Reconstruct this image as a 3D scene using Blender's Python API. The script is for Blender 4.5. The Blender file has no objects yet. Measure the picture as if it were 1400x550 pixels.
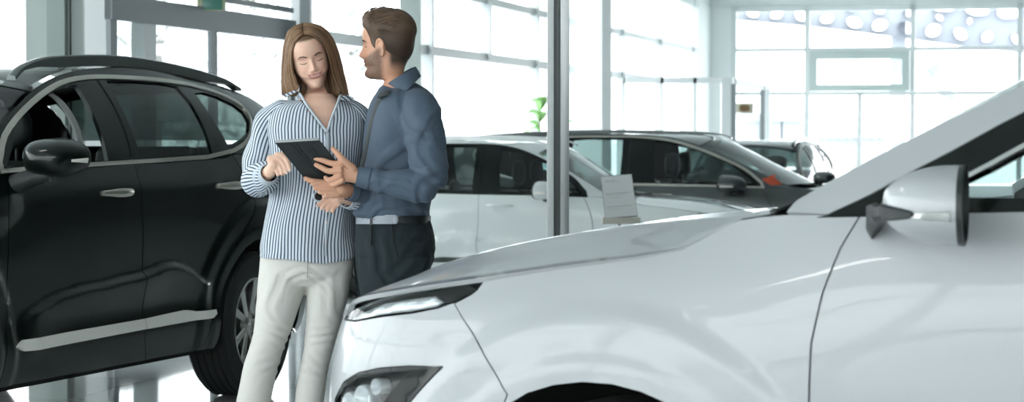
import bpy, bmesh, math, random
import numpy as np
from mathutils import Vector, Matrix, Euler
from mathutils.geometry import delaunay_2d_cdt
from mathutils.bvhtree import BVHTree
random.seed(7)
sc = bpy.context.scene
col = sc.collection
PI = math.pi
# ---------------------------------------------------------------- camera
EYE = 1.37
PITCH = math.atan(100 / 3000)
cam = bpy.data.cameras.new('camera'); cam_o = bpy.data.objects.new('camera', cam); col.objects.link(cam_o)
cam.sensor_width = 36; cam.lens = 36 * 3000 / 1400
cam_o.location = (0, 0, EYE); cam_o.rotation_euler = (PI/2 - PITCH, 0, 0)
cam.clip_start = .1; cam.clip_end = 400
cam.dof.use_dof = True; cam.dof.focus_distance = 7.9; cam.dof.aperture_fstop = 5.6
sc.camera = cam_o
# ---------------------------------------------------------------- view
sc.view_settings.view_transform = 'Standard'; sc.view_settings.look = 'None'
sc.view_settings.exposure = 1.2; sc.view_settings.gamma = 1.0; sc.view_settings.use_curve_mapping = False
# ---------------------------------------------------------------- sky: bright overcast
w = bpy.data.worlds.new('world'); sc.world = w; w.use_nodes = True
bg = w.node_tree.nodes['Background']; bg.inputs['Color'].default_value = (.955, .985, 1.0, 1); bg.inputs['Strength'].default_value = 2.6
cy = sc.cycles
cy.max_bounces = 8; cy.transparent_max_bounces = 24; cy.diffuse_bounces = 4; cy.glossy_bounces = 4; cy.transmission_bounces = 6
cy.sample_clamp_indirect = 6; cy.caustics_reflective = False; cy.caustics_refractive = False
cy.use_denoising = True

# ---------------------------------------------------------------- helpers
def tag(o, label=None, cat=None, group=None, kind=None):
    if label: o['label'] = label
    if cat: o['category'] = cat
    if group: o['group'] = group
    if kind: o['kind'] = kind
    return o
def empty(name, loc=(0,0,0), rz=0, label=None, cat=None, group=None):
    o = bpy.data.objects.new(name, None); col.objects.link(o); o.location = loc; o.rotation_euler = (0,0,rz)
    o.empty_display_size = .1
    return tag(o, label, cat, group)
def link(name, me, m=None, parent=None, smooth=True):
    if m is not None:
        for x in (m if isinstance(m, (list, tuple)) else [m]): me.materials.append(x)
    o = bpy.data.objects.new(name, me); col.objects.link(o)
    if parent: o.parent = parent
    return o
class MB:
    """collects simple shapes into one mesh"""
    def __init__(s): s.bm = bmesh.new()
    def box(s, x0, x1, y0, y1, z0, z1, M=None, bev=0, mi=0):
        r = bmesh.ops.create_cube(s.bm, size=1); vs = r['verts']
        bmesh.ops.scale(s.bm, vec=(x1-x0, y1-y0, z1-z0), verts=vs)
        bmesh.ops.translate(s.bm, vec=((x0+x1)/2, (y0+y1)/2, (z0+z1)/2), verts=vs)
        fs = {f for v in vs for f in v.link_faces}
        if bev:
            es = {e for v in vs for e in v.link_edges}
            rb = bmesh.ops.bevel(s.bm, geom=list(es), offset=bev, segments=2, affect='EDGES', profile=.6)
            vs = list({v for f in rb['faces'] for v in f.verts} | {v for v in vs if v.is_valid})
            fs = {f for v in vs for f in v.link_faces}
        for f in fs: f.material_index = mi
        if M is not None: bmesh.ops.transform(s.bm, matrix=M, verts=vs)
        return s
    def grid(s, P, close_u=False, close_v=False, mi=0, flip=False):
        """P[i][j] points"""
        V = [[s.bm.verts.new(p) for p in row] for row in P]
        n, m = len(V), len(V[0])
        for i in range(n if close_u else n-1):
            for j in range(m if close_v else m-1):
                a, b, c, d = V[i][j], V[(i+1) % n][j], V[(i+1) % n][(j+1) % m], V[i][(j+1) % m]
                try:
                    f = s.bm.faces.new((a, d, c, b) if flip else (a, b, c, d)); f.material_index = mi; f.smooth = True
                except ValueError: pass
        return V
    def tube(s, pts, r, seg=10, cap=True, mi=0, sx=1.0):
        pts = [Vector(p) for p in pts]; n = len(pts)
        rs = r if isinstance(r, (list, tuple)) else [r]*n
        rows = []; up = Vector((0, 0, 1))
        prev = None
        for i, p in enumerate(pts):
            t = (pts[min(i+1, n-1)] - pts[max(i-1, 0)]).normalized()
            if prev is None:
                a = t.cross(up);
                if a.length < .1: a = t.cross(Vector((1, 0, 0)))
            else: a = prev - t * prev.dot(t)
            a.normalize(); b = t.cross(a).normalized(); prev = a
            rows.append([p + (a * math.cos(k*2*PI/seg) * sx + b * math.sin(k*2*PI/seg)) * rs[i] for k in range(seg)])
        V = s.grid(rows, close_v=True, mi=mi)
        if cap:
            for e in (V[0][::-1], V[-1]):
                try: f = s.bm.faces.new(e); f.material_index = mi
                except ValueError: pass
        return s
    def lathe(s, prof, seg=32, M=None, mi=0):
        """prof [(r,z)] about z"""
        rows = [[Vector((r*math.cos(k*2*PI/seg), r*math.sin(k*2*PI/seg), z)) for k in range(seg)] for r, z in prof]
        if M is not None: rows = [[M @ p for p in row] for row in rows]
        s.grid(rows, close_v=True, mi=mi); return s
    def ell(s, c, r, M=None, seg=16, mi=0, pw=1.0):
        rows = []
        for i in range(seg//2 + 1):
            th = PI * i / (seg//2); row = []
            for k in range(seg):
                ph = 2*PI*k/seg
                f = lambda v: math.copysign(abs(v)**pw, v)
                p = Vector((f(math.sin(th)*math.cos(ph))*r[0], f(math.sin(th)*math.sin(ph))*r[1], f(math.cos(th))*r[2]))
                row.append((M @ p if M is not None else p) + Vector(c))
            rows.append(row)
        s.grid(rows, close_v=True, mi=mi, flip=True); return s
    def prism(s, poly, h, M=None, mi=0):
        """poly [(x,y)] extruded z 0..h"""
        a = [Vector((x, y, 0)) for x, y in poly]; b = [Vector((x, y, h)) for x, y in poly]
        if M is not None: a = [M @ p for p in a]; b = [M @ p for p in b]
        A = [s.bm.verts.new(p) for p in a]; B = [s.bm.verts.new(p) for p in b]; n = len(A)
        fs = [s.bm.faces.new(A[::-1]), s.bm.faces.new(B)]
        for i in range(n): fs.append(s.bm.faces.new((A[i], A[(i+1) % n], B[(i+1) % n], B[i])))
        for f in fs: f.material_index = mi
        return s
    def build(s, name, m=None, parent=None, smooth=None, weld=True, recalc=True):
        bm = s.bm
        if weld: bmesh.ops.remove_doubles(bm, verts=bm.verts, dist=1e-5)
        if recalc: bmesh.ops.recalc_face_normals(bm, faces=bm.faces)
        if smooth is not None:
            for f in bm.faces: f.smooth = True
        me = bpy.data.meshes.new(name); bm.to_mesh(me); bm.free()
        if smooth is not None: me.set_sharp_from_angle(angle=math.radians(smooth))
        return link(name, me, m, parent)
def mesh_np(name, V, F, m=None, parent=None, N=None, mi=None, smooth=True):
    me = bpy.data.meshes.new(name)
    me.from_pydata([tuple(map(float, v)) for v in V], [], [tuple(int(i) for i in f) for f in F])
    me.polygons.foreach_set('use_smooth', [smooth]*len(me.polygons))
    if mi is not None: me.polygons.foreach_set('material_index', list(mi))
    if N is not None: me.normals_split_custom_set(N)
    return link(name, me, m, parent)
def bezier_pts(P, n=24, closed=False):
    """Catmull-Rom through points"""
    P = [np.array(p, float) for p in P]; out = []; m = len(P)
    for i in range(m if closed else m-1):
        a = P[(i-1) % m] if (closed or i > 0) else 2*P[0]-P[1]
        b, c = P[i], P[(i+1) % m]
        d = P[(i+2) % m] if (closed or i+2 < m) else 2*P[-1]-P[-2]
        for k in range(n):
            t = k/n
            out.append(.5*((2*b)+(-a+c)*t+(2*a-5*b+4*c-d)*t*t+(-a+3*b-3*c+d)*t**3))
    if not closed: out.append(P[-1])
    return out
# ---------------------------------------------------------------- materials
def mat(name, color, rough=.5, metal=0, coat=0, spec=.5, noise=None, bump=None, **kw):
    m = bpy.data.materials.new(name); m.use_nodes = True; nt = m.node_tree; p = nt.nodes['Principled BSDF']
    p.inputs['Base Color'].default_value = (*color, 1); p.inputs['Roughness'].default_value = rough; p.inputs['Metallic'].default_value = metal
    p.inputs['Coat Weight'].default_value = coat; p.inputs['Coat Roughness'].default_value = .03
    p.inputs['Specular IOR Level'].default_value = spec
    for k, v in kw.items(): p.inputs[k.replace('_', ' ')].default_value = v
    if noise:                                   # (scale, second colour, amount)
        tc = nt.nodes.new('ShaderNodeTexCoord'); n = nt.nodes.new('ShaderNodeTexNoise'); n.inputs['Scale'].default_value = noise[0]; n.inputs['Detail'].default_value = 6
        r = nt.nodes.new('ShaderNodeMix'); r.data_type = 'RGBA'; r.inputs[6].default_value = (*color, 1); r.inputs[7].default_value = (*noise[1], 1)
        nt.links.new(tc.outputs['Object'], n.inputs['Vector']); nt.links.new(n.outputs['Fac'], r.inputs[0]); nt.links.new(r.outputs[2], p.inputs['Base Color'])
    if bump:                                    # (scale, strength)
        tc = nt.nodes.new('ShaderNodeTexCoord'); n = nt.nodes.new('ShaderNodeTexNoise'); n.inputs['Scale'].default_value = bump[0]; n.inputs['Detail'].default_value = 5
        b = nt.nodes.new('ShaderNodeBump'); b.inputs['Strength'].default_value = bump[1]; b.inputs['Distance'].default_value = .01
        nt.links.new(tc.outputs['Object'], n.inputs['Vector']); nt.links.new(n.outputs['Fac'], b.inputs['Height']); nt.links.new(b.outputs[0], p.inputs['Normal'])
    return m
def glass(name, tint, refl=1.0, ior=1.45, rough=.0, graze=1.0):
    m = bpy.data.materials.new(name); m.use_nodes = True; nt = m.node_tree; nt.nodes.clear()
    o = nt.nodes.new('ShaderNodeOutputMaterial'); t = nt.nodes.new('ShaderNodeBsdfTransparent'); g = nt.nodes.new('ShaderNodeBsdfGlossy')
    g.inputs['Roughness'].default_value = rough; t.inputs['Color'].default_value = (*tint, 1); g.inputs['Color'].default_value = (refl, refl, refl, 1)
    # Schlick reflectance, the same from both sides of a thin pane
    f0 = ((ior-1)/(ior+1))**2
    ge = nt.nodes.new('ShaderNodeNewGeometry'); dt = nt.nodes.new('ShaderNodeVectorMath'); dt.operation = 'DOT_PRODUCT'
    nt.links.new(ge.outputs['Normal'], dt.inputs[0]); nt.links.new(ge.outputs['Incoming'], dt.inputs[1])
    def mth(op, a_, b_=None):
        n = nt.nodes.new('ShaderNodeMath'); n.operation = op
        for i_, v in enumerate((a_, b_)):
            if v is None: continue
            if isinstance(v, (int, float)): n.inputs[i_].default_value = v
            else: nt.links.new(v, n.inputs[i_])
        return n.outputs[0]
    k_ = mth('POWER', mth('SUBTRACT', 1.0, mth('ABSOLUTE', dt.outputs['Value'])), 5.0)
    fr_ = mth('ADD', mth('MULTIPLY', k_, (1-f0)*graze), f0)
    mx = nt.nodes.new('ShaderNodeMixShader')
    nt.links.new(fr_, mx.inputs[0]); nt.links.new(t.outputs[0], mx.inputs[1]); nt.links.new(g.outputs[0], mx.inputs[2]); nt.links.new(mx.outputs[0], o.inputs[0])
    return m
M = {}
M['black_paint'] = mat('black_paint', (.0025, .0055, .0048), .3, 0, 1.0, spec=.1, Coat_IOR=1.36)
M['white_paint'] = mat('white_paint', (.385, .405, .415), .4, 0, .7, Coat_IOR=1.4)
M['pearl_paint'] = mat('pearl_paint', (.62, .66, .655), .32, 0, 1.0)
M['grey_paint'] = mat('grey_paint', (.055, .066, .066), .30, .35, 1.0)
M['dark_paint'] = mat('dark_paint', (.035, .045, .045), .30, .2, 1.0)
M['chrome'] = mat('satin_chrome', (.58, .56, .50), .30, 1)
M['bright_chrome'] = mat('bright_chrome', (.8, .8, .78), .08, 1)
M['trim_silver'] = mat('trim_silver', (.86, .85, .79), .5, 0)
M['piano'] = mat('piano_black', (.004, .007, .006), .15, 0, .5, spec=.15, Coat_IOR=1.35)
M['plastic'] = mat('black_plastic', (.012, .017, .017), .5)
M['shell'] = mat('shell_black', (.006, .008, .008), .8)
M['rubber'] = mat('tyre_rubber', (.014, .017, .017), .75)
M['alloy'] = mat('alloy', (.50, .50, .48), .25, .9)
M['disc'] = mat('brake_disc', (.25, .25, .25), .4, .9)
M['rail_grey'] = mat('roof_rail_grey', (.10, .12, .112), .35, .5)
M['seat'] = mat('dark_leather', (.012, .015, .016), .55)
M['seat_pale'] = mat('pale_lining', (.30, .31, .30), .8)
M['glass_dark'] = glass('privacy_glass', (.10, .14, .13), 1.0, 1.55)
M['glass_mid'] = glass('quarter_glass', (.80, .85, .84), 1.0, 1.55)
M['glass_clear'] = glass('clear_car_glass', (.50, .58, .57), 1.0, 1.5)
M['lamp_glass'] = glass('lamp_cover', (.92, .95, .95), 1.0, 1.5)
M['lamp_in'] = mat('lamp_reflector', (.80, .82, .84), .25, .35)
M['red_lens'] = mat('red_lens', (.35, .01, .01), .15, 0, 1)
# ---------------------------------------------------------------- the showroom
def st(o): o['kind'] = 'structure'; return o
def tile_mat():
    m = mat('floor_tiles', (.72, .75, .76), .07, 0, .3); nt = m.node_tree; p = nt.nodes['Principled BSDF']
    tc = nt.nodes.new('ShaderNodeTexCoord'); mp = nt.nodes.new('ShaderNodeMapping'); mp.inputs['Rotation'].default_value = (0, 0, .30)
    b = nt.nodes.new('ShaderNodeTexBrick'); b.offset = 0; b.inputs['Scale'].default_value = 1; b.inputs['Brick Width'].default_value = .9; b.inputs['Row Height'].default_value = .9
    b.inputs['Mortar Size'].default_value = .004; b.inputs['Color1'].default_value = (.74, .77, .78, 1); b.inputs['Color2'].default_value = (.70, .73, .74, 1); b.inputs['Mortar'].default_value = (.18, .2, .2, 1)
    nt.links.new(tc.outputs['Object'], mp.inputs[0]); nt.links.new(mp.outputs[0], b.inputs['Vector']); nt.links.new(b.outputs['Color'], p.inputs['Base Color'])
    return m
M['floor'] = tile_mat()
M['wall'] = mat('white_wall', (.74, .78, .78), .6)
M['wall_grey'] = mat('grey_wall', (.020, .032, .028), .6, noise=(2.0, (.026, .038, .034)))
M['ceil'] = mat('ceiling_white', (.62, .66, .65), .7)
M['frame'] = mat('window_frame_white', (.62, .66, .66), .4)
M['frame_grey'] = mat('window_frame_grey', (.20, .225, .235), .45)
M['col_green'] = mat('painted_column', (.36, .41, .39), .5)
M['post_white'] = mat('post_white', (.62, .65, .65), .35)
M['post_dark'] = mat('post_dark', (.10, .115, .11), .4)
M['post_grey'] = mat('post_aluminium', (.36, .38, .38), .3, .6)
M['pane'] = glass('window_pane', (.97, .985, .985), 1, 1.3, graze=.35)
CO = Vector((3.6, 40, 0)); DL = Vector((.2272, .9739, 0)).normalized(); NL = Vector((-DL.y, DL.x, 0)); DB = Vector((DL.y, -DL.x, 0))
ML = Matrix(((DL.x, NL.x, 0, CO.x), (DL.y, NL.y, 0, CO.y), (0, 0, 1, 0), (0, 0, 0, 1)))      # x along the left wall (0 at the corner, negative to the camera), y outside
MBk = Matrix(((DB.x, DL.x, 0, CO.x), (DB.y, DL.y, 0, CO.y), (0, 0, 1, 0), (0, 0, 0, 1)))     # x along the back wall to the right, y outside
def xl_px(p): Z = 5.733/(.2333-(p-700)/3000); return -(40-Z)/.9739
def xb_px(p): k = (p-700)/3000; return (k*40-3.6)/(.9739+k*.2272)
TOP = 3.57; CEIL = 4.3
QX = -26.3                                             # where the left wall steps out, measured along the wall
Q0 = ML @ Vector((QX, 0, 0)); Q1 = Q0 - DB*6.2; Q2 = Vector((Q1.x, -12.2, 0)); BK = MBk @ Vector((22, .2, 0))
plan_ = [Q2, Vector((13.7, -12.2, 0)), Vector((13.7, 37.6, 0)), ML @ Vector((0, .2, 0)), ML @ Vector((QX, .2, 0)), Q0 + DL*.2 - DB*6.2]
plan_ = [(p.x, p.y) for p in plan_]
mb = MB(); mb.prism(plan_, .12, Matrix.Translation((0, 0, -.12))); st(mb.build('floor', M['floor']))
mb = MB(); mb.prism(plan_, .15, Matrix.Translation((0, 0, CEIL))); st(mb.build('ceiling', M['ceil']))
mb = MB(); mb.box(QX, .3, 0, .3, TOP, CEIL, ML); mb.box(-1.7, .25, -.02, .28, 0, TOP, ML); mb.box(QX, .0, .05, .25, 0, .10, ML); st(mb.build('wall_left', M['wall']))
MR = Matrix(((DB.x, DL.x, 0, Q1.x), (DB.y, DL.y, 0, Q1.y), (0, 0, 1, 0), (0, 0, 0, 1)))      # the step, x from its left end to Q0
mb = MB(); mb.box(0, 6.2, 0, .2, TOP, CEIL, MR); mb.box(Q2.x-.2, Q2.x, -12.2, Q1.y+.1, TOP, CEIL); st(mb.build('wall_step', M['wall']))
mb = MB(); mb.box(-.3, 22, 0, .3, TOP, CEIL, MBk); mb.box(-.3, xb_px(1000), -.03, .29, 0, TOP, MBk); mb.box(0, 22, .05, .25, 0, .25, MBk); st(mb.build('wall_back', M['wall']))
mb = MB(); mb.box(13.5, 13.8, -12.2, 37.4, 0, CEIL); st(mb.build('wall_right', M['wall_grey']))
# wall behind the camera: tall windows between piers
mb = MB(); mb.box(Q2.x, 13.6, -12.3, -12, 3.5, CEIL); mb.box(Q2.x, 13.6, -12.3, -12, 0, .5)
for k in range(6): mb.box(-8.6+4*k-.2, -8.6+4*k+.2, -12.3, -12, .5, 3.5)
st(mb.build('wall_front', M['wall']))
# left wall glazing
def win(name, m, boxes, MX, pane=None):
    mb = MB()
    for b in boxes: mb.box(*b, MX)
    o = st(mb.build(name, m))
    if pane:
        mb = MB(); mb.box(*pane, MX); q = mb.build('window_glass', M['pane'], o)
    return o
L = xl_px
fins = [(L(583), 0), (L(663), 2.1), (L(729), 0), (L(785), 0), (L(848), 0), (L(900), 0), (L(945), 0)]
bx = [(x-.035, x+.035, -.07, .05, z, TOP) for x, z in fins]
bx += [(L(430), L(951), -.03, .06, 2.07, 2.16), (L(430), L(951), -.03, .06, 2.68, 2.76), (L(430), L(951), -.05, .10, 3.45, TOP), (L(430), L(951), -.05, .1, 0, .12)]
win('window_1', M['frame'], bx, ML, (L(430), L(951), .02, .03, .1, TOP))
gb = [(L(150), L(402), -.02, .03, 2.05, 2.21), (L(150), L(159), -.01, .02, 0, 3.0), (L(288), L(296), -.01, .02, 0, 2.1), (L(150), L(402), .0, .03, 2.27, 2.31), (L(396), L(402), -.01, .02, 0, 2.1), (L(150), L(402), -.01, .02, 2.95, 3.1), (L(150), L(402), -.02, .03, 0, .3)]
win('window_2', M['frame_grey'], gb, ML, (L(150), L(402), .02, .03, .1, TOP))
win('window_3', M['frame'], [(0, 6.2, -.04, .08, 2.3, 2.4), (0, 6.2, -.04, .08, 0, .2)] + [(x-.05, x+.05, -.06, .12, 0, TOP) for x in (.05, 1.9, 3.8, 6.15)], MR, (0, 6.2, .02, .03, .1, TOP))
MV = Matrix.Translation((Q2.x, -12.2, 0)) @ Matrix.Rotation(PI/2, 4, 'Z'); LV = Q1.y + 12.2
win('window_6', M['frame'], [(0, LV, -.04, .08, 2.3, 2.4), (0, LV, -.04, .08, 0, .2)] + [(x-.05, x+.05, -.1, .12, 0, TOP) for x in np.arange(.1, LV, 2.4)], MV, (0, LV, .02, .03, .1, TOP))
# columns of the left wall
def column(px, Z, w_, d_, m, rz=0, h=CEIL, name='trim_1', extra=None):
    X = (px-700)/3000*Z
    mb = MB(); mb.box(-w_/2, w_/2, -d_/2, d_/2, 0, h, Matrix.Translation((X, Z, 0)) @ Matrix.Rotation(rz, 4, 'Z'))
    return st(mb.build(name, m))
def pcol(p0, p1, Z, m, name, d_=.25):
    return column((p0+p1)/2, Z, (p1-p0)/3000*Z, d_, m, name=name)
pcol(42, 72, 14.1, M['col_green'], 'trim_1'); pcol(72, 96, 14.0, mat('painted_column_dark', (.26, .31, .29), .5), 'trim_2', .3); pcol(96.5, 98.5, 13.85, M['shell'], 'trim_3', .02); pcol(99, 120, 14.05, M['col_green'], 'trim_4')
pcol(121, 150, 13.9, M['post_white'], 'trim_5', .2)
pcol(400, 412, 17.4, M['post_white'], 'trim_6', .2); pcol(412, 426, 17.3, M['frame_grey'], 'trim_7', .2)
pcol(548, 575, 19.9, M['col_green'], 'trim_8', .3)
# concrete column with a white face and a shaded face
mb = MB(); MX = Matrix.Translation(((806-700)/3000*27.6, 27.6, 0)) @ Matrix.Rotation(math.radians(-14), 4, 'Z'); mb.box(-.22, .22, -.3, .3, 0, CEIL, MX); st(mb.build('trim_9', M['wall']))
# back wall glazing
B = xb_px
bx = [(B(p)-.045, B(p)+.045, -.05, .08, 0, TOP) for p in (1003, 1103, 1247, 1393)] + [(B(1393)+1.9*k-.045, B(1393)+1.9*k+.045, -.05, .08, 0, TOP) for k in range(1, 8)]
bx += [(B(1003), 21, -.04, .06, z-.035, z+.035) for z in (1.99, 2.78)] + [(B(1003), 21, -.05, .08, 3.47, TOP), (B(1003), 21, -.05, .08, .2, .35)]
bx += [(B(p)-.04, B(p)+.04, -.04, .06, 0, 2.0) for p in (1175,)]
win('window_4', M['frame'], bx, MBk, (B(1003), 21, .01, .02, .2, TOP))
# tilting vent window in the back wall
x0, x1 = B(1107), B(1243)
win('window_5', mat('vent_frame', (.42, .50, .48), .4), [(x0, x1, -.10, .02, 2.60, 2.74), (x0, x1, -.10, .02, 2.03, 2.15), (x0, x0+.13, -.10, .02, 2.15, 2.60), (x1-.13, x1, -.10, .02, 2.15, 2.60), ((x0+x1)/2-.2, (x0+x1)/2, -.14, -.10, 2.66, 2.71)], MBk, (x0+.1, x1-.1, -.05, -.04, 2.1, 2.7))
# ceiling lights: rows of long LED panels
M['led'] = bpy.data.materials.new('led_panel'); M['led'].use_nodes = True; nt = M['led'].node_tree; nt.nodes.clear()
e = nt.nodes.new('ShaderNodeEmission'); e.inputs['Color'].default_value = (1, .985, .96, 1); e.inputs['Strength'].default_value = 9; o_ = nt.nodes.new('ShaderNodeOutputMaterial'); nt.links.new(e.outputs[0], o_.inputs[0])
lights = [(x, y) for y in (-8, -3.5, 1) for x in (-6, -1.5)] + [(-3.2, 7.5)]
first = None
for k, (x, y) in enumerate(lights):
    if first is None:
        r = empty('ceiling_light', (x, y, CEIL), 0, 'long white LED panel recessed in the showroom ceiling', 'ceiling light', 'LED panels in the ceiling')
        mb = MB(); mb.box(-.75, .75, -.19, .19, -.05, 0, bev=.01); hs = mb.build('housing', M['post_white'], r)
        mb = MB(); mb.box(-.70, .70, -.15, .15, -.056, -.048); df = mb.build('diffuser', M['led'], r)
        first = (r, hs, df)
    else:
        r = first[0].copy(); col.objects.link(r); r.location = (x, y, CEIL)
        for c in first[1:]:
            d = c.copy(); col.objects.link(d); d.parent = r
# ---------------------------------------------------------------- outside
M['snow'] = mat('pale_paving', (.75, .78, .80), .8, noise=(.3, (.70, .73, .75)))
mb = MB(); mb.box(-120, 160, -60, 220, -.20, -.13); st(mb.build('ground', M['snow']))
# ---------------------------------------------------------------- car body surfaces
# car frame: x runs rearward from the front axle, y across (left side of the car = -y), z up
def tangents(xs, ys):
    n = len(xs); m = np.zeros(n)
    d = np.diff(ys) / np.diff(xs)
    m[0], m[-1] = d[0], d[-1]
    for i in range(1, n - 1):
        h0, h1 = xs[i] - xs[i-1], xs[i+1] - xs[i]
        m[i] = (d[i-1] * h1 + d[i] * h0) / (h0 + h1)
    return m
class Spl:
    def __init__(s, pts):
        a = np.array(pts, float); s.x, s.y = a[:, 0], a[:, 1]; s.m = tangents(s.x, s.y)
    def __call__(s, q):
        q = np.clip(np.asarray(q, float), s.x[0], s.x[-1])
        i = np.clip(np.searchsorted(s.x, q) - 1, 0, len(s.x) - 2)
        h = s.x[i+1] - s.x[i]; t = (q - s.x[i]) / h
        return ((2*t**3-3*t**2+1)*s.y[i] + (t**3-2*t**2+t)*h*s.m[i]
                + (-2*t**3+3*t**2)*s.y[i+1] + (t**3-t**2)*h*s.m[i+1])
class Spl2:                                   # table over stations u (rows) and heights z (columns)
    def __init__(s, us, zs, T):
        s.us = np.array(us, float); s.cols = [Spl(list(zip(zs, r))) for r in T]
    def __call__(s, u, z):
        u = np.clip(np.asarray(u, float), s.us[0], s.us[-1]); z = np.asarray(z, float)
        V = np.array([c(z) for c in s.cols])               # n_station x N
        n = len(s.us); i = np.clip(np.searchsorted(s.us, u) - 1, 0, n - 2)
        k = np.arange(len(u)) if u.ndim else 0
        def M(j):                                          # tangents at station j
            j0 = np.clip(j-1, 0, n-1); j1 = np.clip(j+1, 0, n-1)
            return (V[j1, k] - V[j0, k]) / (s.us[j1] - s.us[j0])
        h = s.us[i+1] - s.us[i]; t = (u - s.us[i]) / h
        return ((2*t**3-3*t**2+1)*V[i, k] + (t**3-2*t**2+t)*h*M(i)
                + (-2*t**3+3*t**2)*V[i+1, k] + (t**3-t**2)*h*M(i+1))
def sstep(a, b, x):
    t = np.clip((x - a) / (b - a), 0, 1); return t*t*(3-2*t)

class Shape:
    """all smooth skins of one car model"""
    def __init__(s, d):
        s.d = d
        s.px = Spl([(u, x) for u, x, y in d['plan']]); s.py = Spl([(u, y) for u, x, y in d['plan']])
        s.ins = Spl2(d['us'], d['zs'], d['inset'])
        s.ztop = Spl(d['ztop']); s.zb = Spl(d['belt'])
        s.zt = Spl([(x, z) for x, y, z in d['rail']]); s.yt = Spl([(x, y) for x, y, z in d['rail']])
        s.cx = Spl([(a, x) for a, x, z in d['centre']]); s.cz = Spl([(a, z) for a, x, z in d['centre']])
        s.hx = Spl([(a, x) for a, x, z in d['hood']]); s.hz = Spl([(a, z) for a, x, z in d['hood']])
        s.WR = d['wheel_r']; s.axles = [d.get('ax0', 0.0), d['wheelbase']]; s.AR = d.get('arch', .44); s.AZ = d.get('arch_z', s.WR)
    def relief(s, x, z):
        r = np.zeros_like(x)
        for k, ax in enumerate(s.axles):
            R = np.sqrt((x - ax)**2 + (z - s.AZ)**2)
            up = sstep(.15, .34, z)
            r += up * (.013 * sstep(.655, .590, R) + .007 * sstep(.535, .485, R))
        for f in s.d.get('creases', []):
            zc = Spl(f['line'])(x)
            w = sstep(f['x0'], f['x0'] + .15, x) * sstep(f['x1'], f['x1'] - .15, x)
            dz = z - zc
            r += w * f['a'] * sstep(.022, -.022, dz) * sstep(-f['fade'], 0, dz)
        return r
    def LB(s, u, z):                          # lower body, wrapped round both ends
        u = np.asarray(u, float); z = np.asarray(z, float); e = 1e-3
        x, y = s.px(u), s.py(u)
        tx, ty = (s.px(u+e) - s.px(u-e)), (s.py(u+e) - s.py(u-e))
        L = np.hypot(tx, ty) + 1e-12; nx, ny = -ty/L, tx/L
        side = sstep(-.75, -.5, u) * sstep(s.d['wheelbase']+.8, s.d['wheelbase']+.6, u)
        i = -s.ins(u, z) + side * s.relief(x, z)
        yy = np.maximum(y + ny*i, 0) if True else y
        return np.stack([x + nx*i, -yy, z], -1)
    def G(s, x, z):                           # glasshouse side
        x = np.asarray(x, float); z = np.asarray(z, float)
        zb, zt = s.zb(x), s.zt(x)
        yb = -s.LB(x, zb)[..., 1]; yt = s.yt(x)
        t = np.clip((z - zb) / np.maximum(zt - zb, .02), -.3, 1.05)
        tt = np.clip(t, 0, 1)
        y = yb + (yt - yb) * t + .035 * 4 * tt * (1 - tt) * np.clip((zt - zb) / .35, 0, 1)
        return np.stack([x, -y, z], -1)
    def R(s, a, t):                           # windscreen, roof, rear window: edge (t=0) to centre line (t=1)
        a = np.asarray(a, float); t = np.asarray(t, float)
        e = np.stack([a, s.yt(a), s.zt(a)], -1)
        g = 1 - (1 - t)**2.2
        return np.stack([a + (s.cx(a) - a) * (1 - (1-t)**2), -(s.yt(a) * (1 - t)), e[..., 2] + (s.cz(a) - e[..., 2]) * g], -1)
    def Hd(s, u, t):                          # bonnet: shoulder edge (t=0) to centre line (t=1)
        u = np.asarray(u, float); t = np.asarray(t, float)
        E = s.LB(u, s.ztop(u)); g = 1 - (1 - t)**s.d.get('hood_pow', 2.5)
        cx, cz = s.hx(u), s.hz(u)
        bul = s.d.get('hood_crease', .012) * np.exp(-((t - .42)/.10)**2) * sstep(-1.3, -.8, u)
        return np.stack([E[..., 0] + (cx - E[..., 0]) * t**1.3, E[..., 1] * (1 - t), E[..., 2] + (cz - E[..., 2]) * g + bul], -1)

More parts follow.
